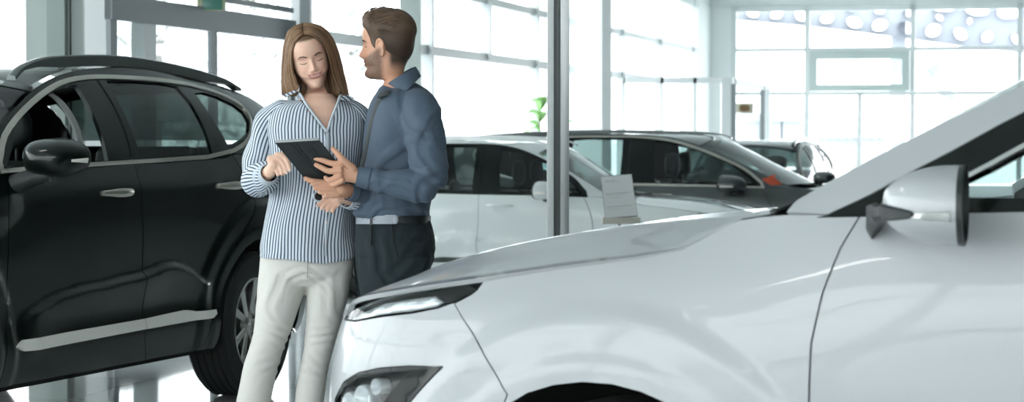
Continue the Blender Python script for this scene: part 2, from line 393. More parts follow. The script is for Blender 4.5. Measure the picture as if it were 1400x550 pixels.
SUV = dict(wheelbase=2.765, wheel_r=.37,
    plan=[(-1.62,-.975,0),(-1.27,-.965,.35),(-1.0,-.925,.61),(-.79,-.80,.795),(-.57,-.60,.895),(-.35,-.36,.927),(0,0,.935),
          (.55,.55,.930),(1.3,1.3,.935),(2.0,2.0,.938),(2.765,2.765,.942),(3.2,3.2,.925),(3.45,3.45,.875),(3.65,3.62,.77),(3.85,3.74,.61),(4.1,3.80,.37),(4.47,3.825,0)],
    us=[-1.62,-1.1,-.78,-.35,.1,.5,1.0,2.2,2.9,3.4,3.9,4.47],
    zs=[.22,.32,.42,.55,.70,.85,.97,1.05,1.12,1.18,1.24,1.35,1.5],
    inset=[[.12,.05,.02,.01,.01,.075,.15,.22,.22,.30,.38,.5,.6],
           [.11,.05,.02,.01,.01,.045,.11,.19,.21,.29,.37,.5,.6],
           [.10,.05,.02,.01,.008,.028,.085,.17,.25,.33,.40,.5,.6],
           [.09,.05,.025,.02,.012,.014,.050,.125,.21,.29,.36,.45,.55],
           [.09,.05,.025,.02,.012,.010,.030,.075,.15,.235,.30,.4,.5],
           [.08,.04,.018,.02,.010,.002,.010,.026,.052,.086,.12,.18,.25],
           [.075,.028,.008,.026,.016,.004,.0,.006,.022,.048,.075,.12,.18],
           [.075,.028,.008,.026,.016,.004,.0,.004,.018,.042,.068,.11,.17],
           [.08,.03,.012,.012,.006,.0,.002,.010,.024,.042,.065,.11,.17],
           [.09,.04,.015,.008,.004,.004,.008,.018,.034,.05,.07,.11,.16],
           [.10,.04,.01,.0,.01,.02,.03,.045,.06,.08,.11,.18,.27],
           [.10,.04,.0,.0,.01,.02,.03,.045,.06,.08,.11,.18,.27]],
    ztop=[(-1.62,.83),(-1.3,.85),(-1.05,.885),(-.79,.935),(-.57,.968),(-.35,1.005),(-.1,1.045),(.1,1.075),(.2,1.095),(.33,1.165),(.45,1.18),(1.0,1.20),(2.3,1.215),(2.8,1.24),(3.3,1.26),(3.6,1.27),(4.47,1.27)],
    belt=[(.3,1.17),(.45,1.18),(1.0,1.20),(2.3,1.215),(2.8,1.24),(3.3,1.26),(3.62,1.27)],
    rail=[(.40,.80,1.175),(.62,.762,1.30),(.93,.705,1.455),(1.1,.680,1.53),(1.3,.662,1.595),(1.5,.652,1.632),(1.8,.648,1.655),(2.2,.645,1.652),(2.6,.638,1.618),(3.0,.642,1.572),(3.25,.655,1.515),(3.42,.675,1.445),(3.55,.70,1.36),(3.64,.74,1.275)],
    centre=[(.40,.28,1.175),(.62,.50,1.315),(.93,.82,1.50),(1.1,1.01,1.60),(1.3,1.26,1.655),(1.5,1.5,1.675),(1.8,1.8,1.685),(2.2,2.2,1.682),(2.6,2.6,1.665),(3.0,3.05,1.63),(3.25,3.42,1.59),(3.42,3.56,1.47),(3.55,3.66,1.37),(3.64,3.72,1.28)],
    hood=[(-1.62,-.90,.83),(-1.3,-.82,.90),(-1.0,-.70,.965),(-.7,-.55,1.03),(-.4,-.36,1.095),(0,-.08,1.148),(.2,.08,1.162),(.36,.22,1.17)],
    creases=[])
# ---------------------------------------------------------------- panels cut out of a skin
def pip(P, poly):
    x, y = P[:, 0], P[:, 1]; poly = np.asarray(poly); inside = np.zeros(len(P), bool)
    j = len(poly) - 1
    for i in range(len(poly)):
        xi, yi = poly[i]; xj, yj = poly[j]
        c = ((yi > y) != (yj > y)) & (x < (xj - xi) * (y - yi) / ((yj - yi) + 1e-15) + xi)
        inside ^= c; j = i
    return inside
def dense(poly, h):
    out = []; n = len(poly)
    for i in range(n):
        a, b = np.array(poly[i], float), np.array(poly[(i+1) % n], float)
        k = max(1, int(np.ceil(np.hypot(*(b-a)) / h)))
        out += [a + (b-a)*t/k for t in range(k)]
    return out
def shrink(poly, g):
    if not g: return [np.array(p, float) for p in poly]
    P = np.array(poly, float); n = len(P)
    A = .5*sum(P[i][0]*P[(i+1) % n][1]-P[(i+1) % n][0]*P[i][1] for i in range(n)); sg = 1 if A > 0 else -1
    out = []
    for i in range(n):
        a, b, c = P[i-1], P[i], P[(i+1) % n]
        d1 = (b-a)/(np.hypot(*(b-a))+1e-9); d2 = (c-b)/(np.hypot(*(c-b))+1e-9)
        n1 = np.array([-d1[1], d1[0]])*sg; n2 = np.array([-d2[1], d2[0]])*sg
        m = n1+n2; L = m@m
        out.append(b + (m*2/L if L > .5 else n1)*g)
    return out
def dist_edge(P, loops):
    d = np.full(len(P), 9.)
    for lp in loops:
        q = np.array(lp)
        for i in range(0, len(q)):
            a, b = q[i-1], q[i]; ab = b-a; L = ab@ab + 1e-12
            t = np.clip(((P-a)@ab)/L, 0, 1); d = np.minimum(d, np.hypot(*(P-(a+t[:, None]*ab)).T))
    return d
def skin(f, uv, off=0.0, e=2e-3):
    u, v = uv[:, 0], uv[:, 1]
    c = f(u, v); du = f(u+e, v)-f(u-e, v); dv = f(u, v+e)-f(u, v-e)
    n = np.cross(du, dv); n /= (np.linalg.norm(n, axis=1)[:, None]+1e-12)
    return c + n*off, n
def panel(name, f, outline, m, parent, h=.03, gap=.0025, flange=.014, holes=(), off=0.0, sides=(-1,), bulge=None, flip=False, merge=False, objs=None):
    """patch of surface f inside an outline, as a thin folded sheet; sides=-1 left, +1 right (mirrored)"""
    loops = [dense(shrink(outline, gap), h)] + [dense(shrink(hh, -gap), h) for hh in holes]
    L0 = np.array(loops[0]); mn, mx = L0.min(0), L0.max(0)
    gx, gy = np.meshgrid(np.arange(mn[0]+h*.5, mx[0], h), np.arange(mn[1]+h*.5, mx[1], h), indexing='ij')
    G = np.stack([gx.ravel(), gy.ravel()], 1); G[:, 1] += (np.round((G[:, 0]-mn[0])/h).astype(int) % 2)*h*.3
    def inside(P):
        k = pip(P, loops[0])
        for hh in loops[1:]: k &= ~pip(P, hh)
        return k
    G = G[inside(G)]
    if len(G): G = G[dist_edge(G, loops) > h*.45]
    pts = [Vector(p) for lp in loops for p in lp] + [Vector(p) for p in G]
    ed = []; s = 0
    for lp in loops:
        ed += [(s+i, s+(i+1) % len(lp)) for i in range(len(lp))]; s += len(lp)
    r = delaunay_2d_cdt(pts, ed, [], 0, 1e-6)
    V = np.array([tuple(v) for v in r[0]]); T = np.array([t for t in r[2] if len(t) == 3])
    T = T[inside(V[T].mean(1))]
    used = np.unique(T); mp = -np.ones(len(V), int); mp[used] = np.arange(len(used)); V = V[used]; T = mp[T]
    P, N = skin(f, V, off)
    if bulge is not None:
        d = dist_edge(V, loops); P = P + N*(bulge[0]*sstep(0, bulge[1], d))[:, None]
        # normals by faces for bulged ones
    # outward: away from the centre line
    allV, allF, allN = [], [], []
    from collections import Counter
    cnt = Counter(); dire = {}
    for t in T:
        for a, b in ((t[0], t[1]), (t[1], t[2]), (t[2], t[0])):
            cnt[(min(a, b), max(a, b))] += 1; dire[(min(a, b), max(a, b))] = (a, b)
    bnd = [dire[k] for k, c in cnt.items() if c == 1]
    res = []
    base = 0
    for sd in sides:
        Q = P.copy(); NN = N.copy()
        if sd > 0: Q[:, 1] *= -1; NN[:, 1] *= -1
        # orient
        if flip: NN = -NN
        ref = (np.cross(Q[T[:, 1]]-Q[T[:, 0]], Q[T[:, 2]]-Q[T[:, 0]]) * NN[T[:, 0]]).sum()
        TT = T if ref > 0 else T[:, ::-1]
        faces = [tuple(t) for t in TT]; nl = [NN[i] for t in TT for i in t]
        Vv = [q for q in Q]
        if flange:
            bi = {}
            for a, b in bnd:
                for k in (a, b):
                    if k not in bi:
                        bi[k] = len(Vv); Vv.append(Q[k]-NN[k]*flange)
            for a, b in bnd:
                if ref <= 0: a, b = b, a
                q = (b, a, bi[a], bi[b]); fn = np.cross(Vv[q[1]]-Vv[q[0]], Vv[q[2]]-Vv[q[0]]); fn /= (np.linalg.norm(fn)+1e-12)
                faces.append(q); nl += [fn]*4
        if merge:
            allF += [tuple(i+base for i in fc) for fc in faces]; allV += Vv; allN += nl; base += len(Vv)
        else:
            o = mesh_np(name, Vv, faces, m, parent, N=None if bulge is not None else [tuple(n) for n in nl]); res.append(o)
    if merge:
        o = mesh_np(name, allV, allF, m, parent, N=None if bulge is not None else [tuple(n) for n in allN]); res.append(o)
    return res
def patch(name, f, us, ts, m, parent, off=0.0, flange=.012):
    """full-width patch from the left edge over the centre line to the right edge"""
    us = np.array(us); ts = np.array(ts)
    U, T = np.meshgrid(us, ts, indexing='ij'); uv = np.stack([U.ravel(), T.ravel()], 1)
    uvc = uv.copy(); uvc[:, 1] = np.clip(uvc[:, 1], 1e-3, 1-3e-3)
    P, N = skin(f, uvc, 0.0); P = f(uv[:, 0], uv[:, 1])
    N *= np.where(N[:, 2:3] < 0, -1, 1) if True else 1
    P = P.reshape(len(us), len(ts), 3); N = N.reshape(len(us), len(ts), 3)
    N[:, -1, 1] = 0; N[:, -1] /= np.linalg.norm(N[:, -1], axis=1)[:, None]
    P2 = P[:, ::-1][:, 1:].copy(); N2 = N[:, ::-1][:, 1:].copy(); P2[..., 1] *= -1; N2[..., 1] *= -1
    P = np.concatenate([P, P2], 1) ; N = np.concatenate([N, N2], 1); P = P + N*off
    n, k = P.shape[:2]; V = [p for p in P.reshape(-1, 3)]; NN = N.reshape(-1, 3)
    faces, nl = [], []
    idx = lambda i, j: i*k+j
    for i in range(n-1):
        for j in range(k-1):
            q = [idx(i, j), idx(i+1, j), idx(i+1, j+1), idx(i, j+1)]
            c = np.cross(V[q[1]]-V[q[0]], V[q[3]]-V[q[0]])
            c2 = np.cross(V[q[3]]-V[q[2]], V[q[1]]-V[q[2]])
            if (c+c2) @ NN[q[0]] < 0: q = q[::-1]
            faces.append(tuple(q)); nl += [NN[a] for a in q]
    if flange:
        loop = [idx(i, 0) for i in range(n)] + [idx(n-1, j) for j in range(1, k)] + [idx(i, k-1) for i in range(n-2, -1, -1)] + [idx(0, j) for j in range(k-2, 0, -1)]
        bi = {}
        for a in loop:
            bi[a] = len(V); V.append(V[a]-NN[a]*flange)
        for a, b in zip(loop, loop[1:]+loop[:1]):
            q = (a, b, bi[b], bi[a]); fn = np.cross(V[b]-V[a], V[bi[b]]-V[a]); fn /= (np.linalg.norm(fn)+1e-12)
            faces.append(q); nl += [fn]*4
    return mesh_np(name, V, faces, m, parent, N=[tuple(x) for x in nl])
# ---------------------------------------------------------------- cars
def arc(cx, cz, r, a0, a1, n=14):
    return [(cx + r*math.cos(math.radians(a0+(a1-a0)*k/n)), cz + r*math.sin(math.radians(a0+(a1-a0)*k/n))) for k in range(n+1)]
def make_wheel(name, parent, x, y, R=.37, W=.235, side=-1, spokes=5, seg=56):
    """wheel in the car frame, outer face towards side*y"""
    Mx = Matrix.Translation((x, y, R)) @ Matrix.Rotation(PI/2*(1 if side < 0 else -1), 4, 'X')      # local z -> outward
    mb = MB(); rr = R*.655; w = W/2
    prof = [(rr, -w*.8), (rr+.012, -w*.92), (R*.86, -w), (R*.955, -w*.93), (R*.99, -w*.78)]
    for k in range(5):                                     # tread with grooves
        z = -w*.7 + k*w*.35
        prof += [(R, z-.008), (R, z+w*.27-.008), (R-.007, z+w*.27-.004), (R-.007, z+w*.35-.012)]
    prof += [(R*.99, w*.78), (R*.955, w*.93), (R*.86, w), (R*.84, w*1.01), (rr+.012, w*.95), (rr, w*.84)]
    mb.lathe(prof, seg, Mx)
    tyre = mb.build(name, M['rubber'], parent, 40)
    mb = MB(); mb.lathe([(rr+.002, w*.84), (rr-.006, w*.90), (rr-.016, w*.84), (rr-.022, w*.4), (rr-.03, -w*.5), (rr-.002, -w*.8)], seg, Mx)
    rim = mb.build('rim', M['alloy'], tyre, 40)
    mb = MB()
    mb.lathe([(0, w*.66), (.028, w*.68), (.034, w*.60), (.06, w*.52), (.075, w*.40), (.08, -w*.1)], 24, Mx)
    for k in range(spokes):
        for sgn in (-1, 1):
            a = 2*PI*k/spokes + sgn*.15; b = 2*PI*k/spokes + sgn*.27
            p0 = Vector((math.cos(a)*.05, math.sin(a)*.05, w*.52)); p1 = Vector((math.cos(b)*(rr-.014), math.sin(b)*(rr-.014), w*.80))
            d = (p1-p0).normalized(); sd = d.cross(Vector((0, 0, 1))).normalized()
            rows = []
            for t in (0, .5, 1):
                c = p0.lerp(p1, t); wd = .016+.008*t; th = .03
                rows.append([Mx @ (c+sd*wd), Mx @ (c+sd*wd*.7+Vector((0, 0, .006))), Mx @ (c-sd*wd*.7+Vector((0, 0, .006))), Mx @ (c-sd*wd), Mx @ (c-sd*wd*.8-Vector((0, 0, th))), Mx @ (c+sd*wd*.8-Vector((0, 0, th)))])
            mb.grid(rows, close_v=True)
    mb.build('spokes', M['alloy'], tyre, 30)
    mb = MB(); mb.lathe([(0, -.02), (rr-.05, -.02), (rr-.05, -.035), (0, -.035)], 32, Mx); mb.build('brake_disc', M['disc'], tyre, 30)
    return tyre
def make_seat(parent, x, y, m, w=.52, name='seat', head=True, zt=1.13):
    mb = MB()
    R = Matrix.Translation((x, y, .52))
    mb.ell((x-.02, y, .56), (.30, w/2, .11), pw=.55, seg=20)
    B = Matrix.Rotation(.32, 3, 'Y')
    rows = []
    for k in range(13):
        t = k/12; z = .52+(zt-.52)*t; cx = x+.20+.20*t; hw = (w/2)*(1-.25*t**3)*(.92+.08*math.cos(k)); th = .075*(1-.25*t)
        if k in (0, 12): hw *= .8; th *= .5
        rows.append([Vector((cx+math.copysign(abs(math.cos(a))**.7, math.cos(a))*th-(.03*abs(math.sin(a))), y+math.copysign(abs(math.sin(a))**.6, math.sin(a))*hw, z)) for a in [2*PI*i/20 for i in range(20)]])
    V = mb.grid(rows, close_v=True); mb.bm.faces.new(V[0][::-1]); mb.bm.faces.new(V[-1])
    o = mb.build(name, m, parent, 60)
    if head:
        mb = MB(); mb.ell((x+.43, y, zt+.15), (.055, .13, .10), pw=.7, seg=20)
        mb.tube([(x+.42, y-.06, zt-.03), (x+.425, y-.06, zt+.12)], .008, 8); mb.tube([(x+.42, y+.06, zt-.03), (x+.425, y+.06, zt+.12)], .008, 8)
        mb.build('headrest', m, o, 60)
    return o
def make_mirror(parent, x, y, z, paint, side=-1, white_style=False, s=1.0):
    """door mirror: housing opens rearward (+x); arm reaches in to the door"""
    def row_shell(t):
        # t 0 front .. 1 rear rim
        return [(-.085 + .165*t), .128*(1-(1-t)**2.1)**.55, .082*(1-(1-t)**2.4)**.52]
    mb = MB(); rows = []
    for k in range(13):
        t = k/12; dx, hw, hh = row_shell(t); row = []
        for i in range(32):
            a = 2*PI*i/32; c, sn = math.cos(a), math.sin(a)
            yy = math.copysign(abs(c)**.72, c)*hw; zz = math.copysign(abs(sn)**.72, sn)*hh
            o = yy                                     # + = outboard
            zz *= (1 - .22*max(0, o/.128)**1.5) if zz > 0 else (1-.30*max(0, o/.128)**2)
            xx = dx + .035*(o/.128)*(.4+.6*t) + (.0)
            row.append(Vector((x+xx*s, y + side*o*s, z + zz*s)))
        rows.append(row)
    V = mb.grid(rows, close_v=True); mb.bm.faces.new(V[0])
    hsg = mb.build('door_mirror', paint, parent, 50)
    # rim and glass
    mb = MB(); last = rows[-1]; c = sum(last, Vector())/len(last)
    ring1 = [c+(p-c)*1.012+Vector((.012*s, 0, 0)) for p in last]; ring2 = [c+(p-c)*.93+Vector((.014*s, 0, 0)) for p in last]; ring3 = [c+(p-c)*.90-Vector((.012*s, 0, 0)) for p in last]
    mb.grid([[c+(p-c)*1.004 for p in last], ring1, ring2, ring3], close_v=True); mb.build('mirror_rim', M['plastic'], hsg, 50)
    mb = MB(); vs = [mb.bm.verts.new(p) for p in ring3]; mb.bm.faces.new(vs); mb.build('mirror_glass', M['bright_chrome'], hsg)
    # turn signal strip around the outboard front
    def on(u, v):                                      # u: angle position, v height
        return None
    mb = MB(); rows = []
    z0 = -.012 if not white_style else -.018
    for k in range(11):
        t = .45 + .50*k/10; dx, hw, hh = row_shell(t); row = []
        for v in (-1, -.6, .6, 1):
            a = math.asin(max(-1, min(1, ((z0 + v*.013*(1 - .5*(1-k/10)))/hh)))); cc = math.cos(a)**.72
            o = cc*hw; xx = dx+.035*(o/.128)*(.4+.6*t); lift = .0035 if abs(v) < .9 else -.002
            row.append(Vector((x+(xx-lift*.5)*s, y+side*(o+lift)*s, z+(z0+v*.013*(.5+.5*k/10))*s)))
        rows.append(row)
    mb.grid(rows); mb.build('turn_signal', M['trim_silver'] if not white_style else M['bright_chrome'], hsg, 50)
    # dark blade running forward from the arm over the housing
    if white_style:
        mb = MB(); rows = []
        for k in range(11):
            t = .04 + .50*k/10; dx, hw, hh = row_shell(t); row = []; zb_ = -.016; hv = .019*(1-k/10)**.6+.004
            for v in (-1, -.6, .6, 1):
                a = math.asin(max(-1, min(1, (zb_+v*hv)/hh))); o = math.cos(a)**.72*hw; xx = dx+.035*(o/.128)*(.4+.6*t); lift = .006 if abs(v) < .9 else -.003
                row.append(Vector((x+(xx-lift)*s, y+side*(o+lift)*s, z+(zb_+v*hv)*s)))
            rows.append(row)
        mb.grid(rows); mb.build('lower_blade', M['plastic'], hsg, 50)
    # arm
    mb = MB()
    if white_style:
        pts = [(x-.055, y+side*.045, z-.014), (x-.092, y+side*.0, z-.016), (x-.112, y-side*.05, z-.020), (x-.14, y-side*.10, z-.030), (x-.16, y-side*.155, z-.040)]
        rows = []
        for k, q_ in enumerate(bezier_pts(pts, 5)):
            t = k/20; rows.append([Vector((q_[0], q_[1], q_[2]+v))+Vector((-.018*math.sin(a_), side*.012*math.cos(a_)*0, 0)) for a_, v in ((-1.4, 0), (.3, .010+.022*t), (1.4, .008+.018*t), (1.6, -.008-.016*t), (.3, -.012-.035*t), (-1.2, -.02))])
        V = mb.grid(rows, close_v=True); mb.bm.faces.new(V[0]); mb.bm.faces.new(V[-1])
    else:
        pts = [(x+.03, y-side*.02, z-.068*s), (x+.01, y-side*.08, z-.082*s), (x-.01, y-side*.14, z-.105*s), (x-.02, y-side*.20, z-.125*s)]
        mb.tube(pts, [.036*s, .038*s, .040*s, .045*s], 14)
    mb.build('mirror_arm', M['plastic'], hsg, 50)
    return hsg
def wing_handle(parent, S, x, z, m, side=-1, L=.25):
    P = []; 
    for k in range(9):
        t = k/8; xx = x + L*t; p = S.LB(np.array([xx]), np.array([z]))[0]
        out = .034*math.sin(PI*t)**.5 if 0 < t < 1 else .004
        P.append((p[0], side*(abs(p[1])+out), p[2]))
    mb = MB(); rows = []
    for k, p in enumerate(P):
        t = k/8; hh = .021*(.55+.45*math.sin(PI*t)); row = []
        for i in range(10):
            a = 2*PI*i/10; row.append(Vector((p[0], p[1]+side*math.cos(a)*.009, p[2]+math.sin(a)*hh)))
        rows.append(row)
    V = mb.grid(rows, close_v=True); mb.bm.faces.new(V[0]); mb.bm.faces.new(V[-1])
    return mb.build('handle', m, parent, 50)
def roof_ring(Go, k):                                  # inner offset of a window outline
    return [tuple(p) for p in shrink(Go, k)]

SUV_GOUT = [(.60,1.178),(1.0,1.192),(1.358,1.198),(1.9,1.208),(2.325,1.218),(2.609,1.247),(2.76,1.285),(2.88,1.345),(2.955,1.408),(2.975,1.465),(2.93,1.512),(2.80,1.554),(2.63,1.582),(2.46,1.600),(2.2,1.612),(1.95,1.617),(1.627,1.615),(1.395,1.594),(1.206,1.548),(.98,1.460),(.753,1.345),(.62,1.235)]
def build_suv(name, loc, ang, paint, label, S, front='black', h=.03, hf=.05, chrome='chrome', sides=(-1, 1), cat='car', style='closed', group=None):
    root = empty(name, (loc[0], loc[1], 0), ang, label, cat, group)
    WB = S.d['wheelbase']; A = S.AR; wr = S.WR; AX = S.axles[0]
    H = lambda sd: h if sd == S.d.get('seen', -1) else hf
    for sd in sides:
        hh = H(sd)
        gap_f = [(.64,1.185),(.605,1.11),(.574,1.016),(.552,.905),(.547,.78),(.54,.5),(.52,.285)]
        gap_m = [(1.633,1.203),(1.621,1.151),(1.613,.951),(1.63,.779),(1.64,.591),(1.635,.476),(1.65,.372),(1.70,.286)]
        gap_r = [(2.582,1.236),(2.64,1.131),(2.69,1.047),(2.70,1.0),(2.66,.93),(2.486,.79),(2.34,.62),(2.27,.495),(2.24,.40),(2.2,.286)]
        top_f = [(.33,1.163),(.28,1.14),(.2,1.094),(.1,1.073),(-.1,1.043),(-.2,1.026),(-.312,1.006)]
        
        fender = [(.64,1.183),(.52,1.181),(.45,1.179),(.38,1.172)] + top_f + [(-.318,.985),(-.332,.973),(-.362,.956),(-.371,.951),(-.27,.851),(-.194,.75 if AX else .77)] + arc(AX, S.AZ, A, 122 if AX else 115, -8) + [(.49,.286),(.52,.286)] + gap_f[::-1][1:-1]
        panel('front_wing', S.LB, fender, paint, root, hh, sides=(sd,))
        fd = gap_f[::-1] + [(.75,1.188),(1.0,1.198),(1.3,1.200)] + gap_m
        door = panel('front_door', S.LB, fd, paint, root, hh, sides=(sd,))[0]
        rd = gap_m[::-1] + [(2.0,1.208),(2.3,1.214),(2.5,1.222)] + gap_r
        rdoor = panel('rear_door', S.LB, rd, paint, root, hh, sides=(sd,))[0]
        q = gap_r[::-1][:0] + [(2.34,.62),(2.486,.79),(2.66,.93),(2.70,1.0),(2.69,1.047),(2.64,1.131),(2.585,1.236),(2.8,1.239),(3.05,1.25),(3.3,1.259),(3.6,1.269),(3.9,1.269),(3.9,1.12),(3.45,1.08),(3.40,1.0),(3.9,.96),(3.9,.66),(3.4,.62),(3.22,.585)] + arc(WB, wr, A+.06, 22, 150)
        panel('rear_wing', S.LB, q, paint, root, hh, sides=(sd,))
        # wheel arch edge at the rear, sill end and the black front of the arch
        band = [(2.2,.286),(2.24,.40),(2.27,.495),(2.34,.62)] + arc(WB, wr, A+.06, 150, 22) + arc(WB, wr, A, 20, 185) + [(2.32,.286)]
        panel('wheel_arch_edge', S.LB, band, paint, root, hh, sides=(sd,), gap=.001)
        panel('tail_lamp', S.LB, [(3.41,1.0),(3.46,1.075),(3.9,1.115),(4.2,1.115),(4.2,.965),(3.9,.965)], M['red_lens'], root, .05, sides=(sd,), off=.004)
        # sill strip
        tr = [(.60,.452),(.66,.478),(1.0,.483),(1.602,.487),(2.011,.499),(2.07,.492),(2.10,.486),(2.20,.484),(2.272,.482),(2.274,.460),(2.24,.443),(1.656,.438),(.76,.428),(.66,.430)]
        for part_, dd in (([p for p in tr if p[0] < 1.62] , door), ([p for p in tr if p[0] > 1.62], rdoor)):
            if dd is door: pl = [p for p in tr[:5-1]] + [(1.632,.4875),(1.638,.4385)] + [p for p in tr if p[1] < .4375][0:]
            else: pl = [(1.640,.4875)] + tr[4:12] + [(1.646,.4385)]
            if dd is door: pl = [(.60,.452),(.66,.478),(1.0,.483),(1.632,.4875),(1.638,.4385),(1.2,.433),(.76,.428),(.66,.430)]
            panel('sill_trim', S.LB, pl, M['trim_silver'] if chrome else M['plastic'], dd, .03, gap=.001, off=.014, flange=.018, sides=(sd,), flip=False)
        wing_handle(door, S, 1.285, 1.078, M[chrome] if chrome else paint, sd)
        wing_handle(rdoor, S, 2.335, 1.085, M[chrome] if chrome else paint, sd)
        # glasshouse
        GO = S.d.get('gout', SUV_GOUT)
        xs = np.linspace(.46, 3.62, 34)
        G_out = [(x, float(S.zt(x))) for x in xs] + [(3.62,1.274),(3.3,1.261),(2.9,1.247),(2.62,1.238)]
        GO = GO[:5] + [tuple(p) for p in bezier_pts(GO[5:], 3)]
        hole = [p for p in GO]
        outer = G_out + hole[5:][:len(hole)-5] + [(GO[0][0],1.182),(.45,1.183)]
        panel('roof_side', S.G, outer, paint, root, hh, sides=(sd,), gap=.001, flange=.03)
        Gi = roof_ring(GO, .019)
        if chrome:
            panel('window_trim', S.G, GO, M[chrome], root, .03, gap=.0, holes=[Gi], off=.005, flange=.012, sides=(sd,))
        fg, rg, qg = [[tuple(p) for p in bezier_pts(g_[:-1] if k_ < 0 else g_, 1, True)] for k_, g_ in enumerate(S.d['glasses'])]
        fr = panel('window_frame', S.G, roof_ring(GO, .017) if chrome else GO, M['piano'], root, .04, gap=0, holes=[fg, rg, qg], off=-.002, flange=.02, sides=(sd,))[0]
        for nm, g, mt in (('front_window', fg, M['glass_clear']), ('rear_window', rg, M['glass_dark'] if S.d.get('privacy') else M['glass_clear']), ('quarter_window', qg, M['glass_mid'] if S.d.get('privacy') else M['glass_clear'])):
            if nm == 'front_window' and S.d.get('window_open') and sd == -1: continue
            panel(nm, S.G, g, mt, fr, .06, gap=-.004, off=-.010, flange=0, sides=(sd,))
        panel('window_seal', S.G, [(1.628,1.215),(1.640,1.36),(1.640,1.50),(1.630,1.597),(1.622,1.597),(1.632,1.50),(1.632,1.36),(1.620,1.215)], M['shell'], fr, .03, gap=0, off=.001, flange=.004, sides=(sd,))
        # headlamps
        drl = [(-.82,.885),(-.77,.903),(-.71,.922),(-.66,.936),(-.617,.950),(-.515,.970),(-.428,.985),(-.37,.991),(-.336,.9915),(-.320,.985),(-.334,.975),(-.364,.958),(-.41,.940),(-.489,.924),(-.591,.910),(-.70,.890)]
        lo = S.d['drl_split']
        d1 = panel('headlamp', S.LB, drl, M['lamp_glass'], root, .03, gap=.001, off=0, flange=.01, sides=(sd,))[0]
        panel('lamp_housing', S.LB, drl, M['piano'], d1, .03, gap=.002, off=-.030, flange=-.028, sides=(sd,))
        panel('lamp_reflector', S.LB, [(-.79,.890),(-.74,.905),(-.67,.924),(-.61,.944),(-.51,.961),(-.44,.972),(-.415,.960),(-.43,.947),(-.49,.930),(-.59,.915),(-.69,.897)], M['lamp_in'], d1, .02, gap=0, off=-.016, flange=.006, sides=(sd,), bulge=(.008, .02))
        lamp = [(-.375,.803),(-.47,.797),(-.561,.785),(-.646,.766),(-.72,.735),(-.77,.69),(-.78,.64),(-.74,.60),(-.66,.60),(-.56,.635),(-.477,.70),(-.425,.755)]
        l1 = panel('fog_lamp', S.LB, lamp, M['lamp_glass'], root, .03, gap=.012, off=-.004, flange=.01, sides=(sd,))[0]
        panel('lamp_bezel', S.LB, lamp, M['piano'], l1, .03, gap=.001, holes=[roof_ring(lamp, .014)], off=.001, flange=.03, sides=(sd,))
        panel('lamp_housing', S.LB, lamp, M['piano'], l1, .03, gap=.006, off=-.075, flange=-.06, sides=(sd,))
        panel('lamp_blade', S.LB, [(-.382,.800),(-.465,.793),(-.56,.69),(-.60,.625),(-.555,.640),(-.474,.703),(-.424,.757)], M['piano'], l1, .02, gap=.001, off=.002, flange=.01, sides=(sd,))
        for kk, (uu, zz, rr_) in enumerate([(-.705,.675,.036), (-.645,.70,.034), (-.68,.632,.022), (-.59,.735,.020)]):
            c, n = skin(S.LB, np.array([[uu, zz]]), -.045); c = c[0]; n = n[0]
            if sd > 0: c[1] *= -1; n[1] *= -1
            Z = Vector(n).to_track_quat('Z', 'Y').to_matrix().to_4x4(); Z.translation = Vector(c)
            mb = MB(); mb.lathe([(0, .0), (rr_*.55, .003), (rr_*.62, .012), (rr_*.9, .03), (rr_, .034), (rr_*1.08, .028), (rr_*.95, -.01)], 24, Z)
            mb.build('lamp_reflector', M['lamp_in'], l1, 40)
        # wheels, seats
        for ax in (AX, WB): make_wheel('wheel', root, ax, sd*(.935-.1175), side=sd, seg=64 if (sd == -1 and h < .04) else 40)
        make_seat(root, .92, sd*.38, M['seat'], zt=1.22)
        # roof rail
        rp = [(1.0,.645,1.60),(1.08,.640,1.645),(1.25,.632,1.685),(1.5,.628,1.705),(1.9,.625,1.716),(2.3,.622,1.700),(2.7,.618,1.665),(2.98,.618,1.625),(3.12,.622,1.585)]
        mb = MB(); rows = []
        for p in bezier_pts(rp, 5):
            k = (p[0]-1.0)/2.12; hgt = .020*min(1, 6*k+.3, 6*(1-k)+.2)
            zt = p[2] - .010 - .044*min(1, 5*k+.1, 5*(1-k)+.1) if .05 < k < .95 else p[2]-.02
            rows.append([Vector((p[0], sd*(p[1]+b), c)) for b, c in ((.024, zt), (.022, p[2]-.006), (.012, p[2]), (-.012, p[2]), (-.022, p[2]-.006), (-.024, zt))])
        V = mb.grid(rows, close_v=True); mb.bm.faces.new(V[0]); mb.bm.faces.new(V[-1]); mb.build('roof_rail', M['rail_grey'] if S.d.get('rails', 1) else paint, root, 45)
    # both-side pieces
    grille = [(-1.70,.48),(-1.30,.48),(-1.18,.52),(-1.12,.66),(-1.16,.79),(-1.35,.815),(-1.70,.82)]
    lampo = lamp
    bump = [(-1.62,.832),(-1.5,.835),(-1.3,.848),(-1.05,.882)] + [(-.825,.925),(-.81,.884),(-.70,.888),(-.58,.908),(-.48,.922),(-.41,.938),(-.371,.953)] + [(-.27,.851),(-.194,.75 if AX else .77)] + arc(AX, S.AZ, A, 122 if AX else 115, 190, 10) + [(-.55,.25),(-.8,.22),(-1.62,.22)]
    gr = [(-1.62,.48),(-1.30,.48),(-1.18,.52),(-1.12,.66),(-1.16,.79),(-1.35,.812),(-1.62,.815)]
    bump2 = [(-1.62,.832),(-1.5,.835),(-1.3,.848),(-1.05,.882)] + bump[4:-1] + [(-1.62,.22),(-1.62,.478)] + gr[1:-1] + [(-1.62,.817)]
    panel('front_bumper', S.LB, bump2, paint, root, h, gap=.0015, holes=[lamp], sides=(-1, 1), merge=True)
    panel('grille', S.LB, gr, M['piano'], root, .03, gap=0, off=-.03, flange=0, sides=(-1, 1), merge=True)
